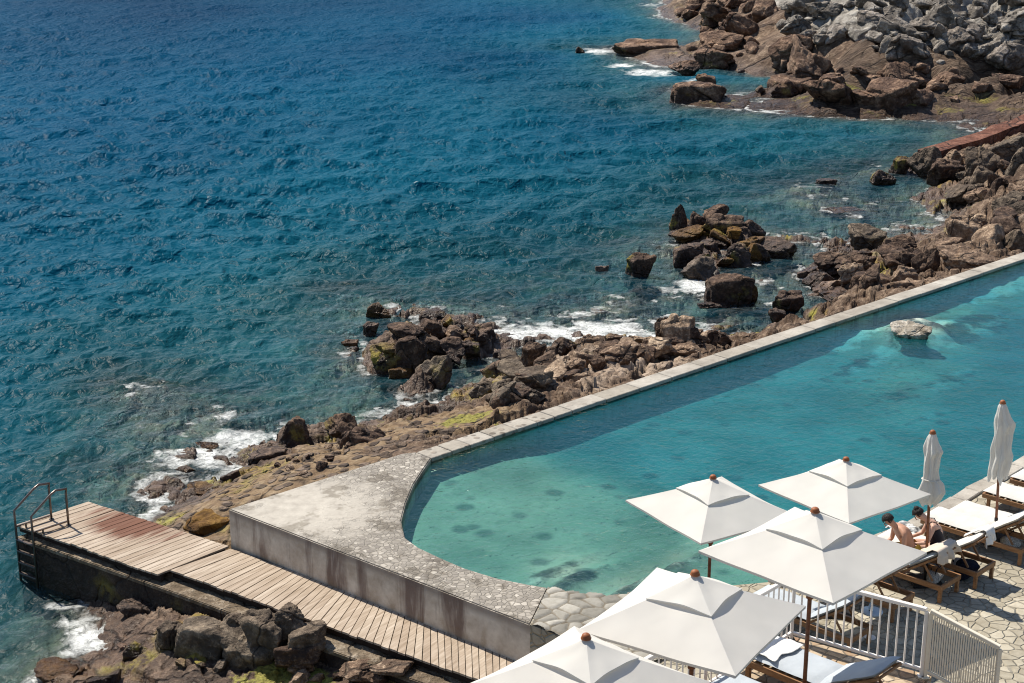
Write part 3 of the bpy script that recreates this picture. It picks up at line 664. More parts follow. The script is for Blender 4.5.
for i in range(84):
    lam = 0.45 * (8.0 / 0.45) ** ((i + rng.random()) / 84)
    th = R(-72) + rng.normal() * R(34)
    k = 2 * math.pi / lam; kx, ky = k * math.cos(th), k * math.sin(th)
    a = 0.0084 * (lam if lam < 2.2 else 2.2 * (lam / 2.2) ** 0.45)
    ph = kx * XS + ky * YS + rng.random() * 6.283
    att = np.clip((2.4 - (abs(kx) * dxs + abs(ky) * dys)) / 1.4, 0, 1) * a
    c_, s_ = np.cos(ph), np.sin(ph)
    ZS += att * c_; GX -= 0.8 * att * math.cos(th) * s_; GY -= 0.8 * att * math.sin(th) * s_
gust = 0.75 + 0.5 * np.clip(0.5 + 0.9 * fbm(XS * 0.05, YS * 0.03, 0 * XS, 3, 77), 0, 1)
ZS *= amp_d * gust; GX *= amp_d * gust; GY *= amp_d * gust
# foam: where the swell breaks over shallow rock, and in the surges the photograph shows
foam = np.zeros_like(XS)
edge = np.exp(-((TH + 0.10) / 0.16) ** 2) * 0.62 + 0.22 * np.clip((TH + 0.75) / 0.6, 0, 1) * (TH < 0.05)
foam[:nt] = edge
fb = """235 438 34 9 1.0;208 462 30 10 1.0;262 432 22 7 .7;185 448 20 7 .45;285 452 14 5 .6;150 505 22 5 .7;165 520 16 4 .6;90 640 26 9 1.1;60 606 22 6 .9;115 655 16 6 .9;75 625 30 5 .7;30 600 14 4 .5;540 330 50 7 .75;600 328 40 8 1.0;640 333 28 5 .9;570 338 40 5 .8;490 325 30 6 .5;440 350 14 5 .3;330 365 22 8 .4;360 345 14 9 .6;345 400 25 6 .35;410 405 24 6 .5;440 400 20 7 .4;480 382 12 10 .4;690 283 14 6 1.0;672 290 22 5 .8;700 290 10 4 .8;640 288 16 4 .5;600 270 24 5 .35;650 73 34 3.5 1.0;622 65 22 2.5 1.0;598 52 18 2.5 1.0;690 82 10 5 .9;740 107 20 2.5 .8;790 109 16 2 .9;880 114 26 2 .8;960 110 20 2.2 .7;1008 113 22 4 1.3;905 112 16 1.5 .8;815 186 28 4 .6;850 192 20 3 .5;880 162 14 4 .45;760 238 10 3 .3;830 225 26 4 .3;650 5 20 3 .7;655 18 16 2 .6;780 92 16 3 .5;830 60 6 2 .8;800 300 20 4 .3;780 285 20 5 .3;340 298 14 4 .6;125 392 20 4 .4;120 440 40 10 .2;380 300 30 5 .35;540 300 50 6 .2"""
for s in fb.split(";"):
    px, py, rx, ry, st = [float(q) for q in s.split()]
    rr = ((cols[None, :] - px) / rx) ** 2 + ((rows2[:, None] - py) / ry) ** 2
    foam = np.maximum(foam, st * np.exp(-rr * 0.8)) + 0.26 * st * np.exp(-rr * 0.30)
solidS = inside(XS, YS, solid_poly)
sea = grid_obj("sea", XS + GX, YS + GY, SEA + ZS, M['sea'], {"depth": depth, "foam": foam}, mask=solidS)
tag(sea, "choppy deep blue sea turning teal and foamy against the rocks", kind="structure")

# ------------------------------------------------------------------ pool
WZ = -0.10
def pool_depth(X, Y):
    """depth of the pool floor below the water"""
    a, b = P(548, 447, WZ), P(700, 500, WZ)
    t = (b - a).normalized(); n = Vector((-t.y, t.x, 0))
    if n.y < 0: n = -n
    s = (X - a.x) * n.x + (Y - a.y) * n.y + 0.25 * vnoise(X * .8, Y * .8, 0 * X, 3)
    step = 1 / (1 + np.exp(-s * 3.0))
    d = 0.34 + 0.17 * step
    d = d + 0.03 * fbm(X * .7, Y * .7, 0 * X, 3, 31)
    rk = np.zeros_like(X)
    for px, py, rx, ry, h, st in [(858, 333, 2.1, 0.6, .34, 0.9), (912, 336, 1.3, .7, .75, 1), (960, 330, 3.2, 1.0, .25, .95), (890, 350, 3.5, .5, .0, .9), (1000, 276, 3.2, 1.4, .42, 1.0), (950, 375, 2.5, 1.2, .05, .55), (900, 395, 2.2, 1.0, .1, .6), (548, 580, 1.0, .28, .25, .75), (575, 588, 1.2, .25, .3, .8), (640, 594, 3.0, .22, .4, .8), (920, 415, 1.5, .35, 0, .5), (880, 370, 3, .5, 0, .4)]:
        c = P(px, py, WZ - .4); k = np.exp(-((((X - c.x) * U.y - (Y - c.y) * U.x) / ry) ** 2 + (((X - c.x) * U.x + (Y - c.y) * U.y) / rx) ** 2))
        d = d - 0.55 * h * k * (0.8 + 0.5 * vnoise(X * 2.0, Y * 2.0, 0 * X, 5)); rk = np.maximum(rk, st * k)
    return np.maximum(d, 0.06), rk
gx = np.arange(-4, 34, 0.07); gy = np.arange(19, 66, 0.07)
PX, PY = np.meshgrid(gx, gy)
pd_, prk = pool_depth(PX, PY)
pin = inside(PX, PY, [p + (p - P(700, 470)).normalized() * 0.25 for p in pool_poly])
ppatch = np.zeros_like(PX)
for px, py, rx, ry in [(858, 333, 2.1, .55), (1003, 282, 3.2, .9), (935, 322, 1.2, .5)]:
    q = P(px, py, WZ - .3); ppatch = np.maximum(ppatch, np.exp(-((((PX - q.x) * U.y - (PY - q.y) * U.x) / ry) ** 2 + (((PX - q.x) * U.x + (PY - q.y) * U.y) / rx) ** 2)))
pf = grid_obj("pool_floor", PX, PY, WZ - pd_, M['pool_floor'], {"rocky": prk, "wall": 0 * prk, "palepatch": ppatch}, mask=~pin)
tag(pf, "pale sandy pool floor with dark spots and rocky patches", kind="structure")
rip = 0.004 * fbm(PX * 2.2, PY * 2.2, 0 * PX, 3, 91)
pin2 = inside(PX, PY, [p + (p - P(700, 470)).normalized() * 0.12 for p in pool_poly])
pw = grid_obj("pool_water", PX, PY, WZ + rip, M['pool_water'], {"depth": pd_ * (1.5 + 0.9 * np.clip((pd_ - .34) / .17, 0, 1)) * (1 + 0.55 * np.clip((PX - 9) / 10, 0, 1))}, mask=~pin2)
tag(pw, "clear turquoise water filling the seaside pool", kind="structure")
# pool shell wall under the coping and the slab
wall_m = simple('pool_wall_paint', (0.10, 0.15, 0.17), 0.8, 0.2, 3, 0.3)

# curved concrete slab at the pool's end
slab_poly = [A, B, Co0] + curve + [blk_end]
slab = prism("pool_end_slab", [xy(p) for p in slab_poly], -2.6, 0.0, M['concrete'], bev=0.02)
tag(slab, "weathered concrete slab with stained sides wrapped around the curved end of the pool", "pool wall")
# coping wall: a run of stones on a wall
cw = empty("pool_coping_wall", Co0)
tag(cw, "long straight pale stone coping wall between the pool and the sea rocks", "pool wall")
def rel(o, par):
    o.matrix_parent_inverse = Matrix.Translation(-par.location); return o
m = MB(); s = 0.0; L = (Cfar - Ci).length; k = 0
ang = math.atan2(dirC.y, dirC.x)
while s < L:
    l = 0.9 + 0.5 * rng.random() if s > 4 else 0.5 + .2 * rng.random()
    c = Ci + dirC * (s + l / 2) + nrm * (COPW / 2 - 0.015)
    m.box((c.x, c.y, -0.045 + 0.012 * rng.random()), (l - 0.022, COPW - 0.0, 0.09), ang, r=rng.random(), bev=0.012); s += l
rel(m.build("coping", M['coping'], cw, rnd=True), cw)
m = MB(); c = (Ci + Cfar) / 2 + nrm * (COPW / 2)
m.box((c.x + dirC.x * .2, c.y + dirC.y * .2, -1.35), (L - .3, COPW - 0.06, 2.5), ang)
rel(m.build("wall", M['concrete'], cw), cw)

# ------------------------------------------------------------------ lower deck
deck = prism("pool_deck", [xy(p) for p in deck_poly], -2.6, -0.004, M['paving'])
tag(deck, "pale crazy paving deck beside the pool", kind="structure")
# rim stones along the near edge
# cobbled slope by the slab's end
cx0, cy0 = P(540, 600), P(690, 650)
g = np.arange(0, 1, 1 / 1.0)
cobx = np.arange(-0.2, 3.6, 0.022); coby = np.arange(P(0, 668)[1], P(0, 584)[1], 0.022)
QX, QY = np.meshgrid(cobx, coby)
qx, qy = QX / 0.30 + .25 * vnoise(QX * 2, QY * 2, 0 * QX, 2), QY / 0.30 + .25 * vnoise(QX * 2, QY * 2, 0 * QX + 3, 2)
f1 = np.full(QX.shape, 9.0); f2 = f1.copy(); cid = np.zeros_like(QX)
x0, y0 = np.floor(qx), np.floor(qy); zz = np.zeros_like(QX)
for a in (-2, -1, 0, 1, 2):
    for b in (-2, -1, 0, 1, 2):
        jx = x0 + a + _h(x0 + a, y0 + b, zz, 5); jy = y0 + b + _h(x0 + a, y0 + b, zz, 6)
        dd = np.hypot((qx - jx) * 0.85, qy - jy); hid = _h(x0 + a, y0 + b, zz, 7)
        cl_ = dd < f1
        f2 = np.where(cl_, f1, np.minimum(f2, dd)); cid = np.where(cl_, hid, cid); f1 = np.minimum(f1, dd)
gap = np.clip((f2 - f1) / 0.35, 0, 1)
CZ = 0.048 * np.sqrt(np.clip(gap, 0, 1)) + 0.02 * cid + 0.003
cob_poly = [P(549, 589), P(566, 593), P(605, 597), P(650, 594), P(690, 590), P(720, 640), P(640, 668), blk_end + front_dir * 0.05]
cob_in = inside(QX, QY, [xy(p) for p in cob_poly])
cob = grid_obj("cobbled_paving", QX, QY, CZ - 0.004, M['cobble'], {"rnd": cid, "gap": gap}, mask=~cob_in)
tag(cob, "rounded grey cobbles between the pool slab and the parasols", kind="structure")
# edge stones of the pool deck
rim = MB()
pts = near_edge[5:] + [near_far]
for a, b in zip(pts[:-1], pts[1:]):
    n_ = max(1, int((b - a).length / 0.55)); an = math.atan2(b.y - a.y, b.x - a.x)
    for i in range(n_):
        c = a.lerp(b, (i + .5) / n_); l = (b - a).length / n_
        wv = Vector((math.sin(an), -math.cos(an), 0))
        c = c + wv * (0.13 + .02 * rng.random())
        rim.box((c.x, c.y, 0.012), (l - .015, .30 + .05 * rng.random(), .07), an + .03 * rng.normal(), r=rng.random(), bev=.015)
o = rim.build("pool_edge_stones", M['coping'], rnd=True)
tag(o, "pale flat edge stones along the lounger side of the pool", kind="structure")

# ------------------------------------------------------------------ upper terrace
TZ = 1.85
TC = P(788, 634, TZ); T1 = P(924, 673, TZ)
t1dir = (T1 - TC).normalized()
t2dir = (P(652, 717, TZ) - TC).normalized()
T2 = TC + t2dir * 9.5
pt1 = Vector((t1dir.y, -t1dir.x, 0)); pt1 = pt1 if pt1.y < 0 else -pt1
terr_poly = [TC - t1dir * 0.0, T1 + t1dir * .1, T1 + t1dir * .1 + pt1 * 9, T2 + pt1 * 6, T2]
terr = prism("terrace", [xy(p) for p in terr_poly], 0.0, TZ, M['terrace'], bev=0.02)
tag(terr, "raised stone terrace behind the white railing", kind="structure")
# ------------------------------------------------------------------ boardwalk
bw = empty("boardwalk", D(157, 574))
tag(bw, "weathered plank boardwalk on a dark concrete pier below the pool slab", "boardwalk")
def planks(near, far, n, mb):
    nl = [near[0].lerp(near[1], i / n) for i in range(n + 1)]; fl = [far[0].lerp(far[1], i / n) for i in range(n + 1)]
    for i in range(n):
        g = 0.055; a, b = nl[i].lerp(nl[i + 1], g), nl[i].lerp(nl[i + 1], 1 - g)
        c, d = fl[i].lerp(fl[i + 1], 1 - g), fl[i].lerp(fl[i + 1], g)
        j = rng.normal() * .012; jj = (a - d).normalized() * j; a, b = a + jj, b + jj
        dz = Vector((0, 0, rng.normal() * .003)); t = Vector((0, 0, -.035))
        q = [p + dz for p in (a, b, c, d)]; w = [p + t for p in q]
        mb.add(q + w, [(0, 1, 2, 3), (7, 6, 5, 4), (0, 4, 5, 1), (1, 5, 6, 2), (2, 6, 7, 3), (3, 7, 4, 0)], r=rng.random())
pm = MB()
n1, n1e, f1_, f1e = D(16, 524.5), D(157.5, 574.5), D(88, 501.5), D(229, 546)
planks((n1, n1e), (f1_, f1e), 25, pm)
n2, n2m, n2e = D(169.5, 570), D(439, 666), D(610, 724)
f2_, f2m, f2e = D(230.5, 548.5), D(437, 624), D(610, 677)
planks((n2, n2m), (f2_, f2m), 36, pm); planks((n2m, n2e), (f2m, f2e), 24, pm)
rel(pm.build("plank_deck", M['plank'], bw, rnd=True), bw)
bm_ = MB()
for a, b in ((n1, n1e), (n2, n2m), (n2m, n2e)):
    for off in (0.10,):
        v = (f1e - n1e).normalized() * off; dz = Vector((0, 0, -.10))
        bm_.bar(a + v + dz, b + v + dz, .07, .13)
for a, b in ((f1_, f1e), (f2_, f2m), (f2m, f2e)):
    v = (f1e - n1e).normalized() * -.12; dz = Vector((0, 0, -.10)); bm_.bar(a + v + dz, b + v + dz, .07, .13)
rel(bm_.build("bearer", M['beam'], bw), bw)
base_top = DK - 0.19
bp = [P(x, y, base_top) for x, y in [(17, 537), (90, 514), (229, 556), (437, 632), (620, 690), (620, 745), (480, 703), (412, 679), (319, 646), (245, 618), (160, 586.5), (60, 551.5)]]
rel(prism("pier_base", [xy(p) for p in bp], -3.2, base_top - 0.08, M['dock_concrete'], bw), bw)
bp2 = [p + (p - P(150, 552, base_top)).normalized() * 0.03 for p in bp]
rel(prism("ledge", [xy(p) for p in bp2], base_top - 0.078, base_top, M['ledge'], bw, bev=.015), bw)

# ladder
ld = empty("swim_ladder", D(31, 531)); tag(ld, "steel swim ladder with two curved handrails on the end of the boardwalk", "ladder")
acr = (D(40, 534) - D(23, 528)); acr.z = 0
inw = (f1_ - n1).normalized(); out = -inw
for k, base in enumerate((D(23, 528.5), D(40, 534.5))):
    fr = base + out * 0.15; rr = base + inw * 0.62
    z = Vector((0, 0, 1)); mb = MB()
    path = [fr - z * 1.15, fr, fr + z * .42]
    pk = fr + inw * .50 + z * .78
    path += [fr.lerp(pk, .0) + z * .42 + (pk - fr - z * .42) * t for t in (.3, .6, .9)]
    path += [pk + inw * .06 + z * .015, rr + z * .76 + inw * .02, rr + z * .68, rr + z * .3, rr]
    mb.tube(path, .024, 8); mb.tube([rr, rr + z * .012], .05, 10)
    rel(mb.build("handrail", M['steel'], ld, smooth=True), ld)
    mb = MB(); mb.bar(fr + z * .09, rr + z * .09, .03, .03); mb.bar(fr + inw * .22 + z * .09, fr + inw * .22, .03, .03, )
    rel(mb.build("brace", M['steel'], ld), ld)
for i in range(4):
    a = D(23, 528.5) + out * .15 + Vector((0, 0, -.18 - .235 * i)); b = D(40, 534.5) + out * .15 + Vector((0, 0, -.18 - .235 * i))
    mb = MB(); mb.bar(a, b, .07, .03, bev=.006); rel(mb.build("rung", M['steel'], ld), ld)

# red-brown jetty wall on the far shore
ja, jb = P(936, 153, -0.9), P(1024, 123.5, -0.35)
jd = (jb - ja).normalized(); jn = Vector((-jd.y, jd.x, 0)).normalized(); jn = jn if jn.y > 0 else -jn
jL = (jb - ja).length + 14
jm = MB(); vs = []
nseg = 24
for i in range(nseg + 1):
    c = ja + jd * (jL * i / nseg); w = 1.0; z = c.z + 0.08 * float(vnoise(np.array([i * .7]), np.array([0.]), np.array([0.]), 3)[0])
    e = 0.12 * float(vnoise(np.array([i * .9]), np.array([3.]), np.array([0.]), 4)[0])
    for q in (c - jn * e, c + jn * (w + e)):
        vs += [(q.x, q.y, z), (q.x, q.y, -3.5)]
fs = []
for i in range(nseg):
    a = 4 * i; b = a + 4
    fs += [(a, b, b + 2, a + 2), (a + 1, a, a + 2, a + 3) if i == 0 else (a, a + 1, b + 1, b), (a, a + 1, b + 1, b), (a + 2, b + 2, b + 3, a + 3)]
fs = list(dict.fromkeys(fs)); fs.append((4 * nseg, 4 * nseg + 1, 4 * nseg + 3, 4 * nseg + 2))
jm.add(vs, fs); jt = jm.build("jetty_wall", M['rust'])
tag(jt, "rust red concrete jetty wall sloping down to the sea behind boulders", "jetty")

# ------------------------------------------------------------------ boulders
def rock_mesh(name, seed, sub=5, p=16, npl=13, noise=0.05, fl=1.0):
    r = np.random.default_rng(seed)
    bm = bmesh.new(); bmesh.ops.create_icosphere(bm, subdivisions=sub, radius=1)
    me = bpy.data.meshes.new(name); bm.to_mesh(me); bm.free()
    n = len(me.vertices); co = np.empty(n * 3); me.vertices.foreach_get("co", co); d = co.reshape(-1, 3)
    pl = r.normal(size=(npl, 3)); pl /= np.linalg.norm(pl, axis=1, keepdims=True)
    off = 0.50 + 0.45 * r.random(npl)
    ax = np.eye(3); pl = np.vstack([pl, ax, -ax]); off = np.concatenate([off, np.full(6, 1.0)])
    pr = np.clip(d @ pl.T / off, 0, None)
    rad = (pr ** p).sum(1) ** (-1 / p)
    q = d * rad[:, None]
    s = seed * 3.7
    q = q + d * (noise * fbm(q[:, 0] * 2.2 + s, q[:, 1] * 2.2, q[:, 2] * 2.2, 5, seed))[:, None]
    if fl: q = q + d * (0.13 * blocks3(q, 0.8, seed) + 0.045 * blocks3(q, 0.33, seed + 40))[:, None]
    rg = fbm(q[:, 0] * 1.1 - s, q[:, 1] * 1.1, q[:, 2] * 1.7, 3, seed + 9, True)
    q = q - d * (0.16 * fl * np.clip(rg - 0.45, 0, 1))[:, None]
    lo, hi = q.min(0), q.max(0); q = (q - (lo + hi) / 2) / ((hi - lo) / 2)
    me.vertices.foreach_set("co", q.ravel()); me.update()
    me.polygons.foreach_set("use_smooth", [True] * len(me.polygons))
    return me
ROCKS = [rock_mesh("boulder", 100 + i, p=(18, 30, 44)[i % 3], npl=(7, 9, 11, 14)[i % 4], noise=(.04, .06, .09)[i % 3]) for i in range(12)]
_matcopies = {}
def rock_data(i, mat):
    k = (i % len(ROCKS), mat)
    if k not in _matcopies:
        me = ROCKS[k[0]].copy(); me.materials.clear(); me.materials.append(M[mat]); _matcopies[k] = me
    return _matcopies[k]
boulders = []
def boulder(px, pb, wp, hp, h, label, mat='rock', shape=0, rz=0.0, tilt=0.0, group=None, deep=0.8, sink=0.6, z=None):
    """px, pb: middle and foot in the picture; wp, hp: width and height there; h: foot above the sea"""
    z0 = SEA + h if z is None else z
    c = P(px, pb, z0); k = ppm(c)
    w = wp / k / 2; hh = hp / k / 0.93
    dep = max(w * deep, 0.12)
    # the visible height also takes in part of the top's depth
    el = math.atan2(H - z0, c.y); hh = max(hh - 2 * dep * math.sin(el) * 0.55, hh * 0.5)
    if z is None and c.y > 20:
        g_ = (c - Ci).dot(nrm) - COPW; t_ = (c - Ci).dot(dirC)
        if -2 < t_ < 62 and g_ < dep * .6 + .15 and c.x > -3: c = c + nrm * (dep * .6 + .15 - g_)
    zs = hh * (1 + sink) / 2
    o = bpy.data.objects.new("boulder", rock_data(shape, mat)); COL.objects.link(o)
    q = Vector((c.x, c.y, 0)).normalized()
    o.location = (c.x + q.x * dep * .8, c.y + q.y * dep * .8, z0 + hh - zs)
    o.scale = (w * 1.04, dep * 1.04, zs)
    o.rotation_euler = (0, R(tilt), R(rz))
    tag(o, label, "rock", group); boulders.append(o); return o
# hand-placed boulders: px, foot y, width, height, foot above sea, material, shape, rz, tilt, label
G1 = "dark boulders awash off the slab's sea corner"; G2 = "boulders of the outcrop in mid water"
hb = [
 # by the apron
 (296, 448, 30, 30, .25, 'rock', 1, 20, 14, "dark pointed boulder in white surf beside the apron, next to a flat black one"),
 (268, 462, 40, 15, .35, 'rock', 4, 10, -8, "low flat black boulder lying on the stone apron at the surf"),
 (340, 437, 40, 26, .45, 'rock', 2, -10, -6, "broad dark brown boulder behind the leaning slab-shaped one on the apron"),
 (359, 457, 42, 30, .9, 'rock', 5, 25, 24, "slab-shaped dark boulder leaning at the edge of the stone apron"),
 (396, 446, 16, 15, .9, 'rock', 7, 0, 0, "small dark brown boulder on the apron near the slab's sea corner"),
 (230, 482, 18, 12, .3, 'rock', 3, 0, 0, "small rounded brown boulder at the foot of the stone apron"),
 (205, 497, 34, 14, .1, 'rock_algae', 6, 12, 0, "low weed-covered boulder beside the ochre slab at the boardwalk"),
 (207, 449, 24, 8, -.02, 'rock_algae', 2, 5, 0, "small brown rock with a wet top in the middle of the surf"),
 (188, 474, 22, 9, -.04, 'rock_algae', 8, 40, 0, "brown weedy rock in the surf left of the stone apron"),
 (212, 534, 62, 26, .55, 'rock_algae', 9, 28, -5, "ochre flat rock wedged between the boardwalk and the slab corner"),
 # outcrop A (360..495, 305..390)
 (380, 318, 24, 15, -.03, 'rock_algae', 0, -14, 10, "orange-brown tilted rock awash, beyond the small square black one"),
 (371, 337, 16, 16, -.03, 'rock', 10, 10, 0, "small square black rock standing alone in the water"),
 (350, 347, 17, 8, -.03, 'rock_algae', 5, 0, 0, "tiny ochre rock barely above the water, most seaward"),
 (436, 325, 34, 15, -.03, 'rock', 1, 0, 6, "pointed brown rock alone beyond the outcrop, ringed with pale foam"),
 (403, 334, 18, 12, .25, 'rock_algae', 3, 0, 0, "yellow-topped knob at the seaward end of the outcrop"),
 (388, 374, 36, 30, .0, 'rock', 6, 30, 8, "dark sloping boulder on the left flank of the outcrop"),
 (411, 368, 30, 34, .2, 'rock', 4, -20, 0, "tall rough boulder in the middle of the outcrop"),
 (402, 378, 26, 12, .0, 'rock_algae', 7, 0, 0, "yellow-brown weedy boulder at the water's edge of the outcrop"),
 (432, 389, 32, 38, .0, 'rock_grey', 2, 12, 20, "large grey-faced boulder at the near end of the outcrop"),
 (424, 349, 26, 20, .4, 'rock', 8, 35, 0, "dark upright boulder at the back of the outcrop"),
 (448, 355, 36, 18, .3, 'rock', 11, -12, 6, "black long boulder bridging to the right half of the outcrop"),
 (469, 354, 22, 14, .2, 'rock', 9, 0, 0, "rounded dark boulder at the right foot of the outcrop"),
 (477, 344, 34, 20, .15, 'rock', 5, 14, -8, "jagged brown boulder at the right end of the outcrop"),
 (456, 340, 22, 14, .3, 'rock_tan', 1, 50, 0, "tan boulder among dark ones on the right half of the outcrop"),
 # shore mass B (475..640)
 (502, 357, 18, 10, .0, 'rock', 3, 0, 0, "small pyramid rock between the outcrop and the shore rocks"),
 (533, 365, 24, 24, .65, 'rock', 10, 15, 0, "dark block crowning the seaward side of the big flat rock"),
 (510, 366, 28, 14, .5, 'rock_grey', 6, -25, 10, "small grey slab left of the dark block on the shore rocks"),
 (500, 382, 44, 22, .35, 'rock', 11, -20, 10, "dark sloping boulder at the left edge of the shore rocks"),
 (546, 400, 66, 36, .75, 'rock_grey', 4, -8, 3, "big flat-topped grey rock beside the coping with a black shaded face"),
 (590, 395, 40, 26, .95, 'rock_tan', 7, 0, 0, "tan boulder tight against the coping, right of the big flat rock"),
 (520, 412, 58, 26, .9, 'rock_grey', 8, 20, 8, "grey sloping slab at the foot of the big flat rock by the coping"),
 (477, 396, 28, 14, .1, 'rock', 2, -10, 5, "low dark boulder at the waterline below the grey slab"),
 (565, 352, 24, 16, .4, 'rock', 0, 40, 0, "dark boulder on the surf side of the pale rubble"),
 (590, 350, 20, 16, .5, 'rock_tan', 9, 10, 0, "pinkish boulder on the surf side of the pale rubble"),
 (613, 345, 18, 12, .4, 'rock_tan', 10, 0, 0, "small tan boulder at the right end of the surf edge"),
 # shore mass C (650..735)
 (677, 350, 32, 36, .8, 'rock_tan', 5, -20, 0, "tallest tan boulder of the heap against the coping"),
 (661, 327, 14, 10, .2, 'rock', 3, 0, 0, "small black rock at the seaward tip of the tan boulder heap"),
 (662, 346, 18, 28, .6, 'rock', 6, 30, 14, "narrow brown boulder leaning on the tallest tan boulder"),
 (676, 353, 16, 16, 1.0, 'rock', 9, 0, 0, "rounded dark boulder in front of the tallest tan boulder"),
 (694, 348, 18, 20, .9, 'rock', 1, 0, 0, "brown boulder right of the tallest tan boulder"),
 (712, 345, 12, 16, .9, 'rock', 4, 0, 0, "small upright brown rock leaning by the coping"),
 (724, 343, 20, 12, .95, 'rock', 8, 0, 0, "rounded reddish rock at the right end of the heap by the coping"),
 (645, 362, 22, 18, 1.0, 'rock_tan', 0, 60, 0, "pale lumpy boulder of the rubble beside the coping"),
 (628, 370, 22, 16, 1.0, 'rock_tan', 11, 10, 0, "pale brown boulder of the rubble nearest the coping"),
 # islet D (620..800, 205..310)
 (640, 278, 29, 26, -.03, 'rock', 10, 8, 0, "square dark brown rock standing apart left of the islet"),
 (602, 272, 14, 7, -.05, 'rock_tan', 7, 0, 0, "tiny pale rock awash left of the square dark rock"),
 (679, 233, 15, 28, .1, 'rock', 2, 15, -8, "upright rounded boulder at the far left of the islet"),
 (695, 236, 20, 24, .1, 'rock', 9, 40, 0, "brown boulder leaning right of the islet's upright boulder"),
 (722, 238, 40, 24, .2, 'rock', 5, 5, 4, "wide reddish boulder along the far side of the islet"),
 (712, 241, 40, 14, .0, 'rock_algae', 4, 0, 0, "mossy yellow-green boulder on the far side of the islet"),
 (752, 238, 26, 18, .1, 'rock', 0, 20, 8, "wedge-shaped boulder at the right of the islet's far side"),
 (776, 258, 40, 20, .0, 'rock', 6, -10, 0, "round-backed dark boulder at the right tip of the islet"),
 (739, 266, 28, 22, .0, 'rock', 1, 0, 0, "dark pyramid boulder in the middle of the islet's channel"),
 (755, 262, 22, 20, .0, 'rock_algae', 8, 0, 0, "ochre weed-hung boulder beside the dark pyramid"),
 (684, 265, 36, 26, .0, 'rock', 3, 28, 18, "ridged boulder on the near left of the islet"),
 (700, 279, 38, 22, .05, 'rock_grey', 11, -5, 6, "grey-brown domed boulder above the surf of the islet"),
 (728, 304, 50, 32, .0, 'rock', 4, 5, 0, "largest dark boulder at the near end of the islet"),
 (748, 302, 18, 18, .0, 'rock_algae', 2, 0, 0, "yellow-patched boulder on the right side of the largest islet boulder"),
 (714, 308, 34, 8, -.03, 'rock', 7, 0, 0, "flat wet shelf at the foot of the largest islet boulder"),
 (786, 312, 30, 22, .05, 'rock', 5, 10, 0, "dark boulder close to the coping, right of the islet"),
 (776, 320, 18, 12, .2, 'rock', 9, 0, 0, "small dark rock touching the coping right of the islet"),
 # E (790..1024)
 (866, 247, 38, 22, .35, 'rock_grey', 6, 10, 8, "smooth brown boulder with a pale top at the head of the coping cove"),
 (902, 254, 34, 18, .4, 'rock', 1, -15, 0, "blackish boulder beside the smooth pale-topped one"),
 (807, 277, 22, 10, .0, 'rock', 3, 0, 0, "low dark rock at the seaward tip of the shore right of the islet"),
 (824, 288, 36, 18, .0, 'rock', 8, 12, 0, "shiny dark rounded boulder in the shallows by the right-hand shore"),
 (862, 272, 24, 18, .6, 'rock', 10, 0, 0, "dark boulder under the yellow weed on the right-hand shore"),
 (873, 293, 44, 22, .7, 'rock', 4, -24, 6, "long brown slab near the coping on the right-hand shore"),
 (900, 290, 26, 24, .95, 'rock_tan', 5, 32, 12, "tilted striped boulder by the coping joint"),
 (925, 272, 24, 26, 1.1, 'rock', 2, 20, 16, "triangular brown boulder standing near the pale boulders"),
 (850, 300, 60, 14, .05, 'rock', 0, 8, 0, "flat dark ledge in the shallows against the coping"),
 (908, 292, 40, 14, 1.2, 'rock_tan', 7, 0, 0, "sand-coloured low boulder right at the coping"),
 (960, 244, 36, 28, .9, 'rock_tan', 9, -20, 10, "large cream boulder at the back of the pale group"),
 (945, 255, 34, 20, 1.0, 'rock_tan', 3, 24, 14, "cream boulder with a slanted top in the pale group"),
 (991, 256, 44, 32, 1.25, 'rock_tan', 11, 18, 10, "biggest cream boulder by the coping"),
 (965, 270, 56, 22, 1.5, 'rock_tan', 6, 16, 8, "long cream slab lying against the coping"),
 (1018, 250, 30, 22, 1.45, 'rock_grey', 8, 0, 0, "grey-brown boulder at the right end of the pale group"),
 (980, 233, 26, 18, .9, 'rock_tan', 1, 0, 0, "small cream boulder behind the pale group"),
 (1010, 228, 40, 30, 1.0, 'rock', 4, 30, 14, "dark ridged boulder in the corner of the right-hand cove"),
 (883, 184, 24, 14, .05, 'rock', 0, 0, 0, "rough dark rock awash off the jetty boulders"),
 (901, 172, 20, 16, .1, 'rock', 10, 12, 0, "dark rounded rock beside the last jetty boulder"),
 (924, 172, 30, 26, .3, 'rock_grey', 2, 0, 4, "big brown boulder at the foot of the rust red jetty"),
 (942, 181, 34, 22, .4, 'rock', 5, 20, 8, "black-faced boulder on the sea side of the cove below the jetty"),
 (978, 180, 34, 32, .8, 'rock_grey', 6, 24, 14, "tall tilted boulder below the jetty"),
 (980, 197, 40, 30, .5, 'rock_grey', 9, 30, 14, "long tilted boulder along the cove below the jetty"),
 (1000, 208, 36, 32, .8, 'rock', 7, 20, 8, "large shaded boulder at the right side of the cove"),
 (1005, 158, 36, 22, 1.5, 'rock_grey', 3, 0, 0, "rounded grey boulder on top of the bank beside the jetty"),
 (1020, 190, 36, 40, 1.4, 'rock_grey', 1, 10, 10, "big grey boulder at the top of the right bank"),
 (955, 165, 22, 16, .8, 'rock_tan', 8, 0, 0, "tan boulder tucked under the jetty's low end"),
 (826, 185, 22, 7, -.05, 'rock', 4, 0, 0, "flat wet rock breaking the surface off the cove"),
 (845, 215, 44, 6, -.08, 'rock', 11, 5, 0, "long shelf of rock just breaking the surface in the cove"),
 # far
 (644, 56, 66, 17, .0, 'rock_far', 5, 4, 0, "long low brown reef off the headland with a surf line in front"),
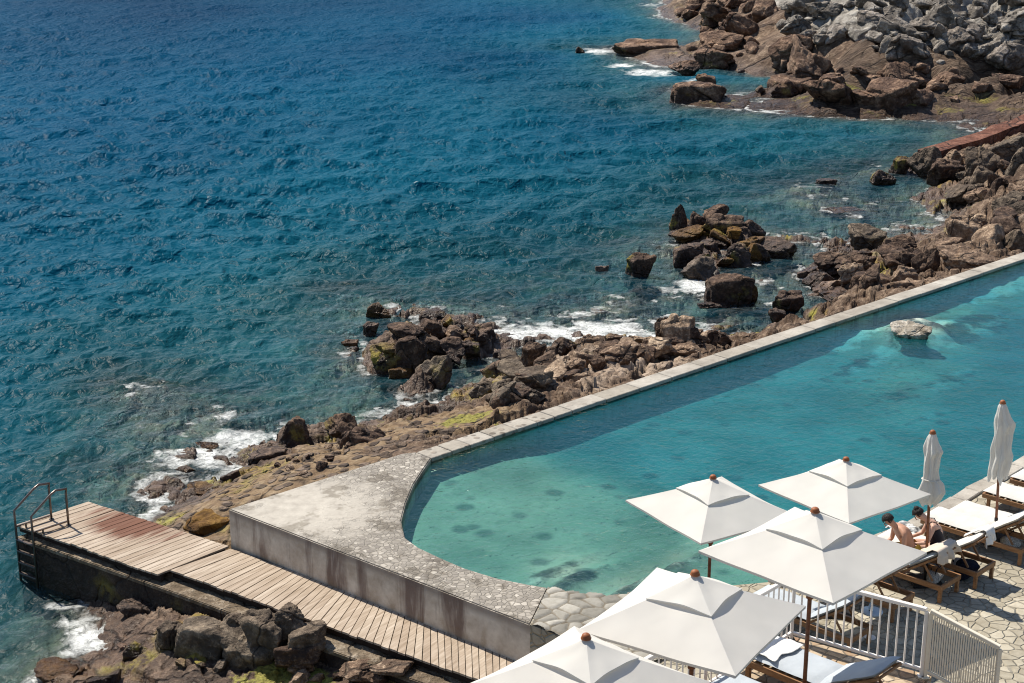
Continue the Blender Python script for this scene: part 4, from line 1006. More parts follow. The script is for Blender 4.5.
 (580, 54, 9, 7, -.05, 'rock_far', 0, 0, 0, "tiny dark rock at the seaward end of the far reef"),
 (698, 105, 56, 24, -.1, 'rock_far', 4, -6, 4, "big wedge of dark brown rock standing off the headland"),
 (684, 72, 30, 12, .2, 'rock_far', 2, 0, 0, "brown boulder between the far reef and the wedge rock"),
 (705, 86, 20, 12, .2, 'rock_far', 9, 0, 0, "small dark boulder behind the wedge rock"),
 (722, 52, 44, 20, .5, 'rock_far', 6, 10, 0, "brown boulder on the flat shelf of the headland"),
 (752, 50, 30, 14, .6, 'rock_far', 8, 0, 0, "low boulder beside the tide pool on the headland shelf"),
 # near left, below the boardwalk
 (172, 648, 30, 30, 0.47, 'rock_grey', 10, 18, 6, "pointed grey boulder at the left of the heap under the boardwalk"),
 (208, 660, 59, 47, 0.42, 'rock_grey', 4, -14, 10, "large flat-faced boulder of the heap under the boardwalk"),
 (252, 672, 66, 51, 0.42, 'rock_grey', 6, 16, 12, "largest sloping boulder of the heap under the boardwalk"),
 (266, 644, 48, 36, 0.87, 'rock_grey', 9, -20, 8, "brown boulder at the top of the heap against the boardwalk"),
 (291, 630, 33, 25, 1.12, 'rock_grey', 1, 10, 0, "dark knob perched highest on the heap beside the planks"),
 (306, 646, 39, 25, 0.97, 'rock_grey', 3, 20, 10, "brown boulder at the right end of the heap under the boardwalk"),
 (300, 664, 48, 25, 0.72, 'rock', 7, 0, 0, "shaded dark boulder at the foot of the heap's right end"),
 (236, 630, 28, 19, 0.92, 'rock_grey', 8, 0, 0, "small boulder behind the heap, half under the boardwalk"),
 (190, 668, 37, 19, 0.37, 'rock', 2, 0, 0, "low dark boulder in front of the heap's left end"),
 (362, 682, 46, 20, .7, 'rock_tan', 11, 24, 6, "pale weathered boulder near the bottom below the boardwalk"),
 (392, 676, 40, 16, .85, 'rock_tan', 5, -20, -6, "long pale driftwood-like rock beside the boardwalk"),
 (140, 662, 30, 22, .1, 'rock', 0, 0, 0, "wet shiny dark boulder by the foam under the boardwalk"),
 (60, 684, 50, 22, .0, 'rock_algae', 6, 0, 0, "orange weed-covered boulder at the water in the near corner"),
 (105, 686, 30, 16, .1, 'rock', 3, 0, 0, "dark wet boulder beside the orange weed-covered one"),
 (140, 618, 40, 22, .2, 'rock', 9, 0, 0, "dark broken boulder against the pier base"),
 (220, 610, 44, 16, .6, 'rock', 11, 20, 4, "long dark boulder along the foot of the pier"),
]
for q in hb:
    px, pb, w, hh, h, mat, sh, rz, ti, lab = q
    boulder(px, pb, w, hh, h, lab, mat, sh, rz, ti)
# pale rock in the pool
boulder(911, 342, 40, 20, 0, "pale rounded rock breaking the surface of the pool", 'rock_pool', 6, 10, 0, z=WZ - .1)

# small rocks: by zones
LOW = [rock_mesh('rubble', 300 + i, sub=3, p=24, npl=9, noise=.06) for i in range(5)]
def _co(me):
    q = np.empty(len(me.vertices) * 3); me.vertices.foreach_get('co', q); return q.reshape(-1, 3), [tuple(f.vertices) for f in me.polygons]
LOW = [_co(me) for me in LOW]
def scatter(n, zone, smin, smax, label, group, mat, seed, sea_ok=-.12, mass=False):
    mb = MB()
    r = np.random.default_rng(seed); made = 0; tries = 0
    while made < n and tries < n * 30:
        tries += 1
        cx, cy, rx, ry, sl = zone[r.integers(len(zone))]
        a, q = r.random() * 6.283, math.sqrt(r.random())
        px = cx + rx * q * math.cos(a); py = cy + ry * q * math.sin(a) + sl * (px - cx)
        # first meeting of the line of sight with the ground
        far_ = P(px, py, SEA - .3); eye = Vector((0, 0, H)); hit = None
        for q_ in np.linspace(.25, 1, 260):
            w_ = eye.lerp(far_, q_); gz = ground(w_.x, w_.y)
            if w_.z <= gz: hit = (w_, gz); break
        if hit is None or hit[1] < SEA + sea_ok: continue
        p, g = hit
        if inside(np.array([p.x]), np.array([p.y]), solid_poly)[0]: continue
        s = smin + (smax - smin) * r.random() ** 2
        if mass:
            vs, fs = LOW[int(r.integers(5))]
            m = Matrix.Translation((p.x, p.y, g + s * .15)) @ Matrix.Rotation(r.random() * 6.283, 4, 'Z') @ Matrix.Rotation(r.normal() * .3, 4, 'X') @ Matrix.Diagonal((s * (.8 + .6 * r.random()), s * (.8 + .5 * r.random()), s * (.5 + .4 * r.random()), 1))
            mb.add((np.c_[vs, np.ones(len(vs))] @ np.array(m).T)[:, :3], fs); made += 1; continue
        o = bpy.data.objects.new("small_rock", rock_data(int(r.integers(12)), mat if isinstance(mat, str) else mat[int(r.integers(len(mat)))])); COL.objects.link(o)
        o.location = (p.x, p.y, g + s * .15); o.scale = (s * (.8 + .6 * r.random()), s * (.8 + .5 * r.random()), s * (.5 + .4 * r.random()))
        o.rotation_euler = (r.normal() * .25, r.normal() * .25, r.random() * 6.283)
        tag(o, label, "rock", group); made += 1
    if mass: tag(mb.build('rubble', M[mat], None, True), label, 'rubble', None, 'stuff')
scatter(34, [(600, 362, 44, 12, -.3), (640, 355, 30, 10, -.3)], .14, .38, "small pale lumpy rock in the rubble bank beside the coping", "pale rubble beside the coping", ('rock_tan', 'rock'), 1)
scatter(22, [(520, 385, 40, 18, -.3)], .15, .38, "small dark rock packed around the big flat grey rock", "small rocks around the big flat rock", ('rock', 'rock_grey'), 2)
scatter(26, [(430, 352, 52, 24, -.2)], .15, .42, "small dark rock packed into the outcrop off the coping", "small rocks of the outcrop", ('rock', 'rock', 'rock_algae'), 3)
scatter(22, [(725, 255, 46, 30, .35)], .2, .5, "small brown rock among the islet's boulders", "small rocks of the islet", ('rock', 'rock_algae'), 4)
scatter(30, [(870, 272, 60, 20, -.25)], .18, .5, "small brown rock on the shore between the islet and the pale boulders", "small rocks of the right-hand shore", ('rock', 'rock', 'rock_tan'), 5)
scatter(24, [(985, 190, 40, 40, .3)], .25, .65, "small rock on the bank between the jetty and the pale boulders", "small rocks of the jetty bank", ('rock', 'rock_grey', 'rock_tan'), 6)
scatter(16, [(230, 662, 110, 20, .1), (350, 680, 70, 12, .1)], .08, .22, "small brown stone on the shore below the boardwalk", "small stones below the boardwalk", ('rock', 'rock_grey', 'rock_tan'), 7)
scatter(16, [(330, 455, 60, 14, -.3)], .07, .2, "small loose stone on the stone apron by the slab", "loose stones on the apron", ('rock', 'rock_tan'), 8)
scatter(20, [(690, 345, 38, 8, -.3)], .12, .32, "small brown rock in the heap under the tallest tan boulder", "small rocks of the tan heap", ('rock', 'rock_tan'), 9)
ZB = [(880, 88, 130, 18, 0), (780, 72, 80, 24, 0), (720, 40, 40, 26, 0), (725, 12, 50, 18, 0)]; ZP = [(900, 25, 120, 28, 0), (960, 40, 80, 26, 0)]
scatter(38, ZB, .7, 1.5, "brown rock on the lower slope of the far headland", "rocks on the headland's lower slope", 'rock_far', 10)
scatter(48, ZP, .6, 1.3, "pale grey rock high on the far headland", "pale rocks on the headland", 'rock_pale', 11, sea_ok=1.3)
scatter(60, ZB, .3, .8, "small brown rubble strewn over the headland's lower slope", None, 'rock_far', 12, mass=True)
scatter(80, ZP, .25, .7, "small pale grey rubble strewn high on the headland", None, 'rock_pale', 13, sea_ok=1.3, mass=True)
# ------------------------------------------------------------------ parasols
def square_pt(k, r): 
    a = k * math.pi / 2; return Vector((r * math.cos(a), r * math.sin(a), 0))
HA, HC, RC = 2.62, 2.14, 1.34
def cm(*a):
    # two passes so that shared seam vertices exist: build panels separately and weld
    ha, drop, rc, ns, nt_, sag, lift, hem, seed = a
    r = np.random.default_rng(seed); ph = r.random(4) * 6.28
    bm = bmesh.new()
    for k in range(4):
        c0, c1 = square_pt(k, rc), square_pt(k + 1, rc); g = []
        for i in range(ns + 1 + (1 if hem else 0)):
            s = min(i, ns) / ns; row = []
            for j in range(nt_ + 1):
                t = j / nt_; p = c0.lerp(c1, t) * s; e = math.sin(math.pi * t); p *= 1 - 0.03 * e * s * s
                z = ha - drop * s ** 0.9 - sag * e * s * (1.1 - 0.4 * s) + lift * e * s ** 2 + 0.006 * s * math.sin(9 * t + 5 * s + ph[k]) * e
                if i > ns: z -= hem
                row.append(bm.verts.new((p.x, p.y, z)))
            g.append(row)
        for i in range(len(g) - 1):
            for j in range(nt_): bm.faces.new((g[i][j], g[i + 1][j], g[i + 1][j + 1], g[i][j + 1]))
    bmesh.ops.remove_doubles(bm, verts=bm.verts[:], dist=1e-4)
    bmesh.ops.recalc_face_normals(bm, faces=bm.faces[:])
    for f in bm.faces: f.smooth = True
    for e in bm.edges:
        # rib creases stay crisp
        if len(e.link_faces) == 2 and e.calc_face_angle(0) > R(9): e.smooth = False
    me = bpy.data.meshes.new("canopy"); bm.to_mesh(me); bm.free(); return me
def mobj(name, me, mat, parent):
    me.materials.append(mat); o = bpy.data.objects.new(name, me); COL.objects.link(o); o.parent = parent; return o
KNOB = [(.0, 0), (.066, 0), (.068, .010), (.056, .020), (.058, .028), (.052, .044), (.036, .058), (.015, .066), (0.0, .068)]
def open_parasol(apex_px, corners, z0, label, seed, sc=1.0):
    """apex_px: middle of the canopy top; corners: ((px,py), k) pairs seen in the picture"""
    top = P(*apex_px, z0 + HA); loc = Vector((top.x, top.y, z0))
    angs = []
    for (px, py), k in corners:
        c = P(px, py, z0 + HC); angs.append(math.atan2(c.y - top.y, c.x - top.x) - k * math.pi / 2)
    an = math.atan2(sum(math.sin(a) for a in angs), sum(math.cos(a) for a in angs))
    rad = [math.hypot(P(*q, z0 + HC).x - top.x, P(*q, z0 + HC).y - top.y) for q, k in corners]
    print("PARASOL", label[:20], [round(v, 2) for v in loc], [round(math.degrees(a)) for a in angs], [round(r, 2) for r in rad])
    r = empty("parasol", loc, an); r.scale = (sc, sc, 1); tag(r, label, "parasol", "white parasols on the terrace and pool deck")
    mobj("canopy", cm(HA, HA - HC, RC, 12, 14, .035, 0, .03, seed), M['canvas'], r)
    mobj("vent_cap", cm(HA + .022, (HA - HC) * .40 + .03, RC * .42, 8, 12, 0.0, .030, .012, seed + 5), M['canvas'], r)
    m = MB(); m.lathe([(a * .86, b * .9 + HA + .014) for a, b in KNOB], 14); m.build("finial", M['knob'], r, True)
    m = MB(); m.tube([(0, 0, .3), (0, 0, HA - .03)], .026, 10); m.build("pole", M['pole_wood'], r, True)
    m = MB(); m.tube([(0, 0, .04), (0, 0, .42)], .034, 10); m.box((0, 0, .025), (.5, .5, .05), bev=.008); m.build("base", M['black'], r)
    m = MB(); m.tube([(0, 0, 1.55), (0, 0, 1.63)], .045, 10); m.build("hub", M['pole_wood'], r)
    for k in range(4):
        e = square_pt(k, RC * .985); e.z = HC - .012; s0 = Vector((0, 0, HA - .06))
        m = MB(); n = 5
        pts = [Vector((e.x * s, e.y * s, HA - (HA - HC) * s ** .9 - .028)) for s in [max(.03, q / n) for q in range(n + 1)]]
        for a, b in zip(pts[:-1], pts[1:]): m.bar(a, b, .022, .028)
        m.build("rib", M['pole_wood'], r)
        m = MB(); a = pts[3]; m.bar(Vector((0, 0, 1.6)) + square_pt(k, .04), a - Vector((0, 0, .02)), .018, .022); m.build("strut", M['pole_wood'], r)
    return r
open_parasol((713, 479), [((785, 511), 0), ((625, 496), 2), ((701, 536), 3)], 0, "white open parasol on a bare pole at the stony end of the pool", 1)
open_parasol((846, 461), [((926, 492), 0), ((758, 486), 2), ((840, 518), 3)], 0, "white open parasol standing nearest to the two seated people", 2)
open_parasol((815, 513), [((926, 550), 0), ((697, 551), 2), ((826, 602), 3)], TZ, "white open parasol in front of the railing corner", 3, .98)
open_parasol((695, 576), [((808, 606), 0), ((582, 624), 2), ((742, 668), 3)], TZ, "white open parasol over the terrace between the middle one and the cut-off one", 4, .94)
open_parasol((586, 640), [((709, 680), 0), ((470, 686), 2)], TZ, "white open parasol cut off by the bottom edge of the picture", 5, .91)

def closed_parasol(top_px, base_px, label, seed, prof, tie):
    b = P(*base_px, 0.0); z = P(top_px[0], top_px[1], 0)
    # height from the picture
    hgt = 2.6
    for h in np.arange(1.8, 3.6, .01):
        if proj((b.x, b.y, h))[1] < top_px[1]: hgt = h; break
    pxt = proj((b.x, b.y, hgt))[0]; lean = (top_px[0] - pxt) / ppm((b.x, b.y, hgt))
    print("CLOSED", label[:20], round(hgt, 2), round(lean, 2))
    r = empty("parasol", b); r.rotation_euler = (0, math.atan2(lean, hgt), 0)
    tag(r, label, "parasol", "white parasols on the terrace and pool deck")
    q = np.random.default_rng(seed); n = 64; nl = 60; vs, fs = [], []
    zt = hgt - .09
    for i in range(nl + 1):
        t = i / nl; rad = .92 * np.interp(t, [p[0] for p in prof], [p[1] for p in prof]); zb = zt - t * prof[-1][2]
        ox = np.interp(t, [p[0] for p in prof], [p[3] for p in prof])
        for k in range(n):
            th = 2 * math.pi * k / n
            f = 1 + .16 * math.sin(8 * th + 2.2 * t + seed) * min(1, t * 5) + .10 * math.sin(5 * th - 5 * t + seed * 2) * min(1, t * 4) + .05 * math.sin(13 * th + 9 * t)
            f += .07 * math.sin(17 * t + 3 * th + seed) * min(1, t * 4)
            zz = zb - (0.05 * math.sin(4 * th + seed) + .05 * math.sin(7 * th)) * (t ** 4)
            vs.append((ox + rad * f * math.cos(th), rad * f * math.sin(th), zz))
    for i in range(nl):
        for k in range(n): fs.append((i * n + k, i * n + (k + 1) % n, (i + 1) * n + (k + 1) % n, (i + 1) * n + k))
    fs.append(tuple(range(n)))
    mesh_obj("folded_canopy", vs, fs, M['canvas'], r, True)
    if tie:
        m = MB(); zz = zt - tie[0] * prof[-1][2]; pts = []
        for k in range(25):
            th = 2 * math.pi * k / 24; pts.append((tie[2] + tie[1] * math.cos(th), tie[1] * math.sin(th), zz + .012 * math.sin(th * 2)))
        m.tube(pts, .012, 6, caps=False); m.build("tie", M['canvas'], r)
    m = MB(); m.lathe([(a * .85, c + hgt - .1) for a, c in KNOB], 12); m.build("finial", M['knob'], r, True)
    m = MB(); m.tube([(0, 0, .3), (0, 0, hgt - .1)], .024, 10); m.build("pole", M['pole_wood'], r, True)
    m = MB(); m.tube([(0, 0, .04), (0, 0, .45)], .032, 10); m.box((0, 0, .025), (.5, .5, .05), bev=.008); m.build("base", M['black'], r)
closed_parasol((933, 428), (925, 582), "closed white parasol with a twisted, tied canopy behind the two people", 3,
    [(0, .05, 0, 0), (.06, .085, 0, 0), (.2, .13, 0, .01), (.26, .155, 0, .03), (.34, .125, 0, .01), (.55, .115, 0, 0), (.66, .125, 0, 0), (.72, .17, 0, .02), (.84, .215, 0, .03), (.93, .18, 0, .02), (1, .11, 1.22, .0)], (.66, .135, 0))
closed_parasol((1003, 398), (995, 541), "tall closed white parasol with its canopy hanging in loose folds, between the far loungers", 8,
    [(0, .05, 0, 0), (.05, .085, 0, 0), (.2, .135, 0, .02), (.28, .165, 0, .05), (.4, .15, 0, .03), (.62, .17, 0, .03), (.7, .185, 0, .05), (.85, .175, 0, .02), (1, .16, 1.40, .0)], None)

# ------------------------------------------------------------------ loungers
LL, LW = 1.95, 0.66
def pillow_box(L, W, Hh, seed, nx=14, ny=8):
    """a soft slab with rounded edges"""
    r = np.random.default_rng(seed); vs, fs = [], []
    for side in (1, -1):
        for i in range(nx + 1):
            for j in range(ny + 1):
                u, v = i / nx * 2 - 1, j / ny * 2 - 1
                e = (1 - abs(u) ** 14) * (1 - abs(v) ** 12); e = max(e, 0) ** .35
                z = side * Hh / 2 * e + (0.006 * math.sin(3 * u * 3 + seed) * math.cos(4 * v + seed) if side > 0 else 0)
                vs.append((u * L / 2, v * W / 2, z))
    n = (nx + 1) * (ny + 1)
    for s in (0, 1):
        for i in range(nx):
            for j in range(ny):
                q = [s * n + i * (ny + 1) + j, s * n + (i + 1) * (ny + 1) + j, s * n + (i + 1) * (ny + 1) + j + 1, s * n + i * (ny + 1) + j + 1]
                fs.append(q if s == 0 else q[::-1])
    return vs, fs
HINGE, BANG, BL = 1.18, R(36), 0.80
def make_lounger(mat, angle=BANG):
    r = empty("sun_lounger")
    m = MB(); hw = LW / 2
    for s in (-1, 1): m.box((LL / 2, s * (hw - .02), .27), (LL, .04, .09), bev=.005)
    m.box((.02, 0, .27), (.04, LW - .082, .09), bev=.005); m.box((LL - .02, 0, .27), (.04, LW - .082, .09), bev=.005)
    for i in range(9): m.box((.12 + i * .118, 0, .295), (.07, LW - .084, .02))
    m.build("frame", M['teak'], r)
    for x in (.12, LL - .04):
        for s in (-1, 1):
            m = MB(); m.box((x, s * (hw - .048), .1115), (.06, .055, .223), bev=.005); m.build("leg", M['teak'], r)
    vs, fs = pillow_box(HINGE, LW - .03, .09, 3); m = MB(); m.add([(x + HINGE / 2, y, z + .357) for x, y, z in vs], fs); o = m.build("mattress", M[mat], r, True)
    c, s_ = math.cos(angle), math.sin(angle); hx, hz = HINGE + .01, .315
    m = MB()
    for s in (-1, 1): m.bar((hx, s * (hw - .075), hz), (hx + c * BL, s * (hw - .075), hz + s_ * BL), .04, .035)
    for i in range(6):
        t = .08 + i * .145; m.bar((hx + c * t, -hw + .1, hz + s_ * t), (hx + c * t, hw - .1, hz + s_ * t), .06, .02, up=(-s_, 0, c))
    m.build("backrest_frame", M['teak'], r)
    vs, fs = pillow_box(BL + .02, LW - .03, .09, 5); m = MB()
    m.add([(hx + c * (x + BL / 2) - s_ * (z + .068), y, hz + s_ * (x + BL / 2) + c * (z + .068)) for x, y, z in vs], fs); m.build("backrest", M[mat], r, True)
    for s in (-1, 1):
        t = .55; m = MB(); m.bar((hx + c * t * BL, s * (hw - .12), hz + s_ * t * BL - .02), (hx + c * t * BL + .18, s * (hw - .12), .3), .025, .03); m.build("prop", M['teak'], r)
    return r
def put(r, head_ground, label, group):
    """head_ground: middle of the head end on the ground"""
    p = Vector(head_ground) - V * LL; r.location = p; r.rotation_euler = (0, 0, math.atan2(V.y, V.x)); tag(r, label, "sun lounger", group); return r
LG = "teak sun loungers lined up along the pool"
hA, hB, hC = P(950, 598), P(985, 584), P(1029, 561)
L0 = make_lounger('mattress')
put(L0, hB, "teak lounger with a white towel over its raised back, carrying the seated people", LG)
def lounger_at(h, label, src=L0, group=LG):
    return put(copy_tree(src), h, label, group)
L1 = make_lounger('mattress_grey'); put(L1, hA, "teak lounger with a beige towel draped along its raised back, next to the railing", LG)
L2 = lounger_at(hC, "teak lounger with an empty white mattress right behind the seated woman", L0)
fD = P(957, 503, .40); hD = Vector((fD.x, fD.y, 0)) + V * LL
lounger_at(hD, "teak lounger with an empty white mattress just left of the tall closed parasol's pole")
fE = P(991, 484, .40); lounger_at(Vector((fE.x, fE.y, 0)) + V * LL, "teak lounger with a white mattress just behind the tall closed parasol")
fF = P(1018, 470, .40); lounger_at(Vector((fF.x, fF.y, 0)) + V * LL, "teak lounger farthest along the pool edge, cut by the right edge of the picture")
lounger_at(P(842, 640) + V * .4 - U * .1, "teak lounger in the shade seen through the railing, left of the blue round table", L1)
lounger_at(P(903, 617), "teak lounger in the shade behind the railing, right of the blue round table", L1)
UG = "sun loungers on the upper terrace"
fn = P(744, 660, TZ + .3); fo = Vector((fn.x, fn.y, TZ)) + U * (LW / 2)
L3 = make_lounger("mattress_grey", R(29)); o = put(L3, fo + V * (LL - .08), "dark teak lounger with a grey mattress on the terrace, its back half raised", UG); up_l = o
o2 = lounger_at(fo + V * LL - U * 1.05 + V * .1, "grey lounger at the bottom edge of the picture on the terrace", L1, UG)

# ------------------------------------------------------------------ towels and small things
def cloth(name, fn, nu, nv, mat, label, cat, thick=.008, group=None, seed=1):
    vs, fs = [], []
    for i in range(nu + 1):
        for j in range(nv + 1): vs.append(fn(i / nu, j / nv))
    for i in range(nu):
        for j in range(nv): fs.append((i * (nv + 1) + j, (i + 1) * (nv + 1) + j, (i + 1) * (nv + 1) + j + 1, i * (nv + 1) + j + 1))
    o = mesh_obj(name, vs, fs, mat, None, True)
    md = o.modifiers.new("thickness", 'SOLIDIFY'); md.thickness = thick; md.offset = 1
    tag(o, label, cat, group); return o
def nz1(a, b, s): return float(vnoise(np.array([a]), np.array([b]), np.array([s * 1.7]), 3)[0])
def over_back(root, w0, w1, front, back, seed, name, mat, label, amp=.02):
    mw = Matrix.Translation(root.location) @ Matrix.Rotation(root.rotation_euler.z, 4, 'Z')
    c, s_ = math.cos(BANG), math.sin(BANG)
    top = Vector((HINGE + .01 + c * BL - s_ * .125, 0, .315 + s_ * BL + c * .125))
    def fn(u, v):
        y = w0 + (w1 - w0) * v + amp * nz1(u * 4, v * 2, seed)
        L = u * (front + back) - front
        wob = amp * (nz1(u * 3 + 9, v * 7, seed) + .6 * nz1(u * 2, v * 15, seed + 2)) * (0.4 + abs(L))
        if L < 0: p = top + Vector((c * L - s_ * (.022 + abs(wob)), y, s_ * L + c * (.022 + abs(wob))))
        elif L < .14: a = L / .14; p = top + Vector((.075 * math.sin(a * 1.5) + .02, y, .012 + .03 * math.sin(a * 3.14) - .05 * a))
        else: p = top + Vector((.10 + .03 * (L - .14) + wob * 2.0, y, -.045 - (L - .14) * (1 + .25 * nz1(v * 5, 3, seed))))
        return mw @ p
    return cloth(name, fn, 26, 22, mat, label, "towel", seed=seed)
over_back(L1, -.34, .30, .55, .30, 4, "towel", M['towel'], "beige towel draped over the raised back of the lounger next to the railing", .06)
over_back(L0, .05, .33, .35, .34, 7, "towel", M['towel_white'], "white towel hanging behind the back of the people's lounger", .03)
def flat_cloth(c, a, b, rz, seed, amp, mat, name, label, cat, z):
    q = Matrix.Translation((c.x, c.y, z)) @ Matrix.Rotation(rz, 4, 'Z')
    def fn(u, v):
        return q @ Vector(((u - .5) * a + .03 * nz1(v * 3, u, seed), (v - .5) * b + .03 * nz1(u * 3, v, seed + 1), amp * (1 + nz1(u * 4, v * 4, seed + 2) + .5 * nz1(u * 9, v * 9, seed))))
    return cloth(name, fn, 24, 20, mat, label, cat)
ang_v = math.atan2(V.y, V.x)
tp = up_l.location + V * .26
flat_cloth(tp, .5, .60, ang_v, 3, .014, M['towel_white'], "towel", "white towel spread over the foot of the grey terrace lounger", "towel", TZ + .41)
pp = P(903, 531, 0.05)
flat_cloth(pp, .55, .42, .4, 9, .05, M['paper'], "clothes_pile", "crumpled grey and white clothes on the pool edge between the two people", "clothes", 0.05)
flat_cloth(P(943, 551, .43), .30, .26, ang_v, 5, .03, M['towel_stripe'], "towel", "lilac grey folded towel beside the seated woman's hip", "towel", .42)
def lump(name, c, d, mat, label, cat, seed, rz=0.0):
    me = rock_mesh(name, seed, sub=3, p=6, npl=5, noise=.14, fl=0); me.materials.append(mat)
    o = bpy.data.objects.new(name, me); COL.objects.link(o); o.location = c; o.scale = d; o.rotation_euler = (0, 0, rz); tag(o, label, cat); return o
c = P(966, 578); lump("beach_bag", (c.x, c.y, .15), (.20, .16, .16), M['bag_dark'], "dark blue cloth bag on the paving under the people's lounger", "bag", 51)
def tote(c, label, rz, seed):
    r = empty("tote_bag", c, rz); tag(r, label, "bag")
    me = rock_mesh("bag_body", seed, sub=3, p=7, npl=4, noise=.1, fl=0); me.materials.append(M['paper']); o = bpy.data.objects.new("bag_body", me); COL.objects.link(o); o.parent = r; o.location = (0, 0, .12); o.scale = (.17, .10, .12)
    for s in (-1, 1):
        m = MB(); m.tube([(-.09, s * .05, .2), (-.07, s * .06, .29), (0, s * .065, .33), (.07, s * .06, .29), (.09, s * .05, .2)], .009, 6); m.build("handle", M['bag_dark'], r, True)
tote(P(936, 583), "black and white bag under the lounger with the beige towel", .5, 61)
tote(P(956, 573), "small black and white bag between the towel-draped loungers", 1.2, 62)
tote(P(1010, 547), "black and white bag under the lounger behind the seated woman", .2, 63)

tt = P(872, 611, .46)
r = empty("side_table", (tt.x, tt.y, 0)); tag(r, "round blue-grey side table in the shade behind the railing", "side table")
m = MB(); m.lathe([(0, .44), (.165, .44), (.17, .45), (.17, .462), (.16, .468), (0, .468)], 28); m.build("table_top", M['table_top'], r, True)
m = MB(); m.tube([(0, 0, .02), (0, 0, .44)], .018, 8); m.build("leg", M['white_metal'], r); m = MB(); m.lathe([(0, 0), (.09, 0), (.09, .012), (.03, .03), (0, .03)], 20); m.build("base", M['white_metal'], r)
m = MB(); m.lathe([(0, 0), (.035, 0), (.04, .02), (.04, .09), (.02, .13), (.016, .17), (.022, .18), (0, .18)], 16); o = m.build("carafe", M['glass'], None, True); o.location = (tt.x - .02, tt.y, .469); tag(o, "clear glass carafe on the round blue-grey side table", "carafe")
cpp = P(861, 641); m = MB(); m.lathe([(0, 0), (.03, 0), (.038, .09), (.034, .09), (.028, .01), (0, .01)], 14); o = m.build("cup", M['towel_white'], None, True); o.location = (cpp.x, cpp.y, 0.0); tag(o, "small white cup on the paving below the round side table", "cup")

# ------------------------------------------------------------------ railings
def railing(name, label, segs, hgt, spacing, wid=.020, panel=False, mat='white_metal'):
    root = empty(name, segs[0][0]); tag(root, label, "railing"); first = None
    for a, b in segs:
        z = Vector((0, 0, 1))
        m = MB(); m.bar(a + z * hgt, b + z * hgt, .055, .05, bev=.006); rel(m.build("top_rail", M[mat], root), root)
        m = MB(); m.bar(a + z * .10, b + z * .10, .04, .04, bev=.004); rel(m.build("bottom_rail", M[mat], root), root)
        d = b - a; n = max(1, int(round(d.length / spacing)))
        for i in range(n + 1):
            p = a.lerp(b, i / n)
            if i == 0 or i == n or (not panel and i == n // 2 and n > 20):
                m = MB(); m.box((p.x, p.y, p.z + (hgt - .026) / 2), (.04, .04, hgt - .026)); m.box((p.x, p.y, p.z + .006), (.09, .09, .012)); rel(m.build("post", M[mat], root), root)
            else:
                if first is None:
                    m = MB(); m.box((0, 0, (hgt - .155) / 2 + .125), (wid, wid, hgt - .155)); first = m.build("baluster", M[mat], root); o = first
                else:
                    o = first.copy(); COL.objects.link(o)
                o.location = p; o.parent = root; rel(o, root)
    return root
off = pt1 * .10; t2n = Vector((t2dir.y, -t2dir.x, 0)); t2n = t2n if t2n.x > 0 else -t2n
cor = TC + off + t2n * .10
railing("terrace_railing", "white metal railing with upright bars around the corner of the terrace", [(cor, T1 + off), (cor + t2dir * .001, cor + t2dir * 3.9)], .92, .118)
# stairs with their own railing
top0 = T1 + off + t1dir * .05
best = None
for t in np.arange(.3, 4, .01):
    for dr in np.arange(0, 3, .02):
        q = top0 + t1dir * t; q = proj((q.x, q.y, TZ + .92 - dr)); e = abs(q[0] - 1000) + abs(q[1] - 648)
        if best is None or e < best[0]: best = (e, t, dr)
print("STAIR", best)
run, drop = best[1], best[2]
e1 = top0 + t1dir * run; e1.z = TZ - drop
sl = drop / run
railing("stair_railing", "pale finely barred railing panel sloping down the stairs to the deck", [(top0 + Vector((0, 0, 0)), e1)], .92, .030, .015, panel=True, mat='cream_metal')
nst = max(2, int(TZ / .17)); st = MB(); tread = .17 / sl if sl > .05 else .3
for i in range(nst):
    z1 = TZ - (i + 1) * TZ / (nst + 1); c = T1 + t1dir * (.11 + tread * (i + .5)) + pt1 * 1.0
    st.box((c.x, c.y, z1 / 2), (tread - .004, 1.7, z1 - .004), math.atan2(t1dir.y, t1dir.x))
o = st.build("stairs", M['terrace']); tag(o, "stone steps going down from the terrace to the pool deck", "stairs")

